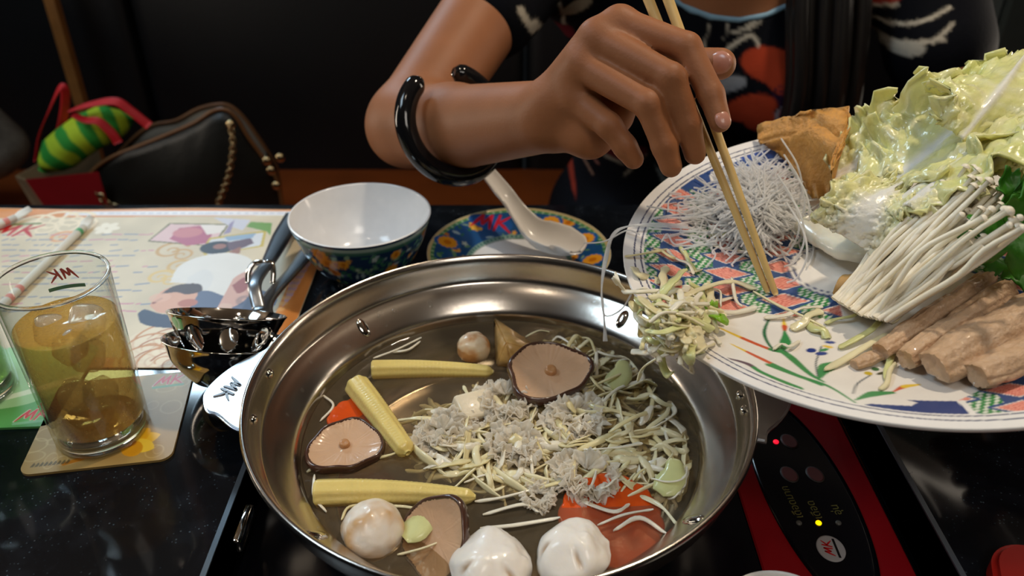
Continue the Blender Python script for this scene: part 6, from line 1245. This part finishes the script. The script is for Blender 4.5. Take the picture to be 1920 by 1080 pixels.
def links(pts, n, r):
    q = curve(pts, 10); L = np.r_[0, np.cumsum(np.linalg.norm(np.diff(q, axis=0), axis=1))]; s = np.linspace(0, L[-1], n); c = np.stack([np.interp(s, L, q[:, k]) for k in range(3)], 1); t_ = np.gradient(c, axis=0)
    for i in range(n):
        a = np.linspace(0, 2*math.pi, 13); d = t_[i]/np.linalg.norm(t_[i]); sd = np.cross(d, [0, 1.0, 0]); sd /= np.linalg.norm(sd); sd = sd if i % 2 else np.cross(d, sd)
        V, F = tube(np.array([c[i]+r*1.35*math.cos(k)*d+r*math.sin(k)*sd for k in a])-bo, r*0.32, 6, cap=False); mk('chain_link', V, F, M_gold, bag)
links([bq(433, 238, YB-0.022), bq(437, 275, YB-0.030), bq(428, 330, YB-0.034), bq(408, 385, YB-0.034)], 21, 0.0040); links([bq(185, 362, YB-0.016), bq(200, 382, YB-0.020), bq(225, 392, YB-0.022)], 7, 0.0056)
for x, y in ((432, 234), (190, 368), (500, 302), (525, 296), (508, 320), (518, 348)):
    V, F = dome(0.007, 0.004, 16, 5); M = Matrix.Translation(Vector(bq(x, y, YB-0.020))-Vector(bo)) @ Vector((0, -1, 0.1)).to_track_quat('Z', 'Y').to_matrix().to_4x4(); mk('stud', xform(V, M), F, M_gold, bag)
# red paper bag with tan inside and red rope handles
M_redp = mat('red_paper', rgb('8f0f18'), 0.5, var=0.1); M_tan = mat('tan_paper', rgb('a8906c'), 0.6, var=0.1); M_rope = mat('red_ribbon', rgb('c01a22'), 0.55, var=0.1)
YP = 1.12; pb = empty('paper_bag', (-0.66, YP+0.06, SEAT), label='red paper shopping bag with red ribbon handles beside the handbag', cat='bag'); po = np.array([-0.66, YP+0.06, SEAT])
A0, A1 = np.array(PY(48, 336, YP)), np.array(PY(185, 322, YP)); B0, B1 = np.array(PY(30, 330, YP+0.05)), np.array(PY(175, 250, YP+0.14))
dz = lambda p, s=0.0: np.array([p[0]+s, p[1], SEAT+0.004])
o = mk('front_panel', np.array([A0, A1, dz(A1), dz(A0, 0.05)])-po, [(0, 1, 2, 3)], M_redp, pb, smooth=False); o.modifiers.new('t', 'SOLIDIFY').thickness = 0.0015
o = mk('side_panel', np.array([B0, A0, dz(A0, 0.05), dz(B0, 0.03)])-po, [(0, 1, 2, 3)], M_tan, pb, smooth=False); o.modifiers.new('t', 'SOLIDIFY').thickness = 0.0015
o = mk('back_panel', np.array([B0, B1, dz(B1), dz(B0, 0.03)])-po, [(0, 1, 2, 3)], M_tan, pb, smooth=False); o.modifiers.new('t', 'SOLIDIFY').thickness = 0.0015
for pts, w in (([(68, 300), (75, 250), (95, 200), (112, 165), (122, 170), (122, 200), (115, 240), (105, 270)], YP+0.05), ([(135, 215), (160, 225), (185, 228), (210, 250), (222, 268)], YP+0.02), ([(130, 208), (165, 197), (215, 190), (245, 208), (280, 236)], YP+0.03)):
    V, F = ribbon(curve([np.array(PY(x, y, w)) for x, y in pts], 6)-po, 0.013, 0.002, 1.2); mk('handle', V, F, M_rope, pb)
# green striped cloth in the bag
cl = empty('striped_cloth', (-0.58, YP+0.05, -0.13), label='lime and green striped rolled cloth sticking out of the red bag', cat='cloth'); co = np.array([-0.58, YP+0.05, -0.13])
a_, b_ = np.array(PY(82, 318, YP+0.03)), np.array(PY(248, 222, YP+0.07)); m_, k_ = 60, 28; t = np.linspace(0, 1, m_); th_ = np.linspace(0, 2*math.pi, k_, endpoint=False)
p_, T_, N_, B_ = frames(a_+(b_-a_)*t[:, None]+np.array([0, 0, 0.016])*np.sin(math.pi*t)[:, None]); R_ = 0.028*np.clip(np.sqrt(np.clip(np.minimum(t, 1-t)/0.22, 0, 1)), 0.25, 1)
V = p_[:, None]+R_[:, None, None]*(np.cos(th_)[None, :, None]*N_[:, None]+np.sin(th_)[None, :, None]*B_[:, None]); V = V+0.004*fbm(V*25, 4)[..., None]
st = ((t*5.0+0.3) % 1 < 0.5); col = np.where(st[:, None, None], rgb('2f9a35'), rgb('b9d62c'))*np.ones((m_, k_, 3))
F = [tuple(f) for f in grid_faces(m_, k_, cv=True)[:, ::-1].tolist()]+[tuple(range(k_)), tuple(range((m_-1)*k_, m_*k_))[::-1]]; mk('cloth_roll', V.reshape(-1, 3)-co, F, mat('striped_cotton', attr=True, rough=0.8, var=0.08, bump=0.2), cl, col=col.reshape(-1, 3))
# grey patterned cushion at the far left
V, F = rbox((-0.16, -0.05, 0.0), (0.10, 0.05, 0.17), 0.04, 5); V = np.array(V); V = V+0.006*fbm(V*12, 3)[:, None]; cu = PY(30, 340, 1.24)
o = mk('grey_cushion', V, F, mat('grey_mottled_fabric', rgb('6a655c'), 0.85, var=0.45, vscale=45, bump=0.2), None, loc=(cu.x-0.06, 1.27, SEAT)); o.rotation_euler = (0.15, -0.42, -0.2); o.location.z = SEAT+0.082; tag(o, 'grey mottled cushion leaning behind the red bag', 'cushion')
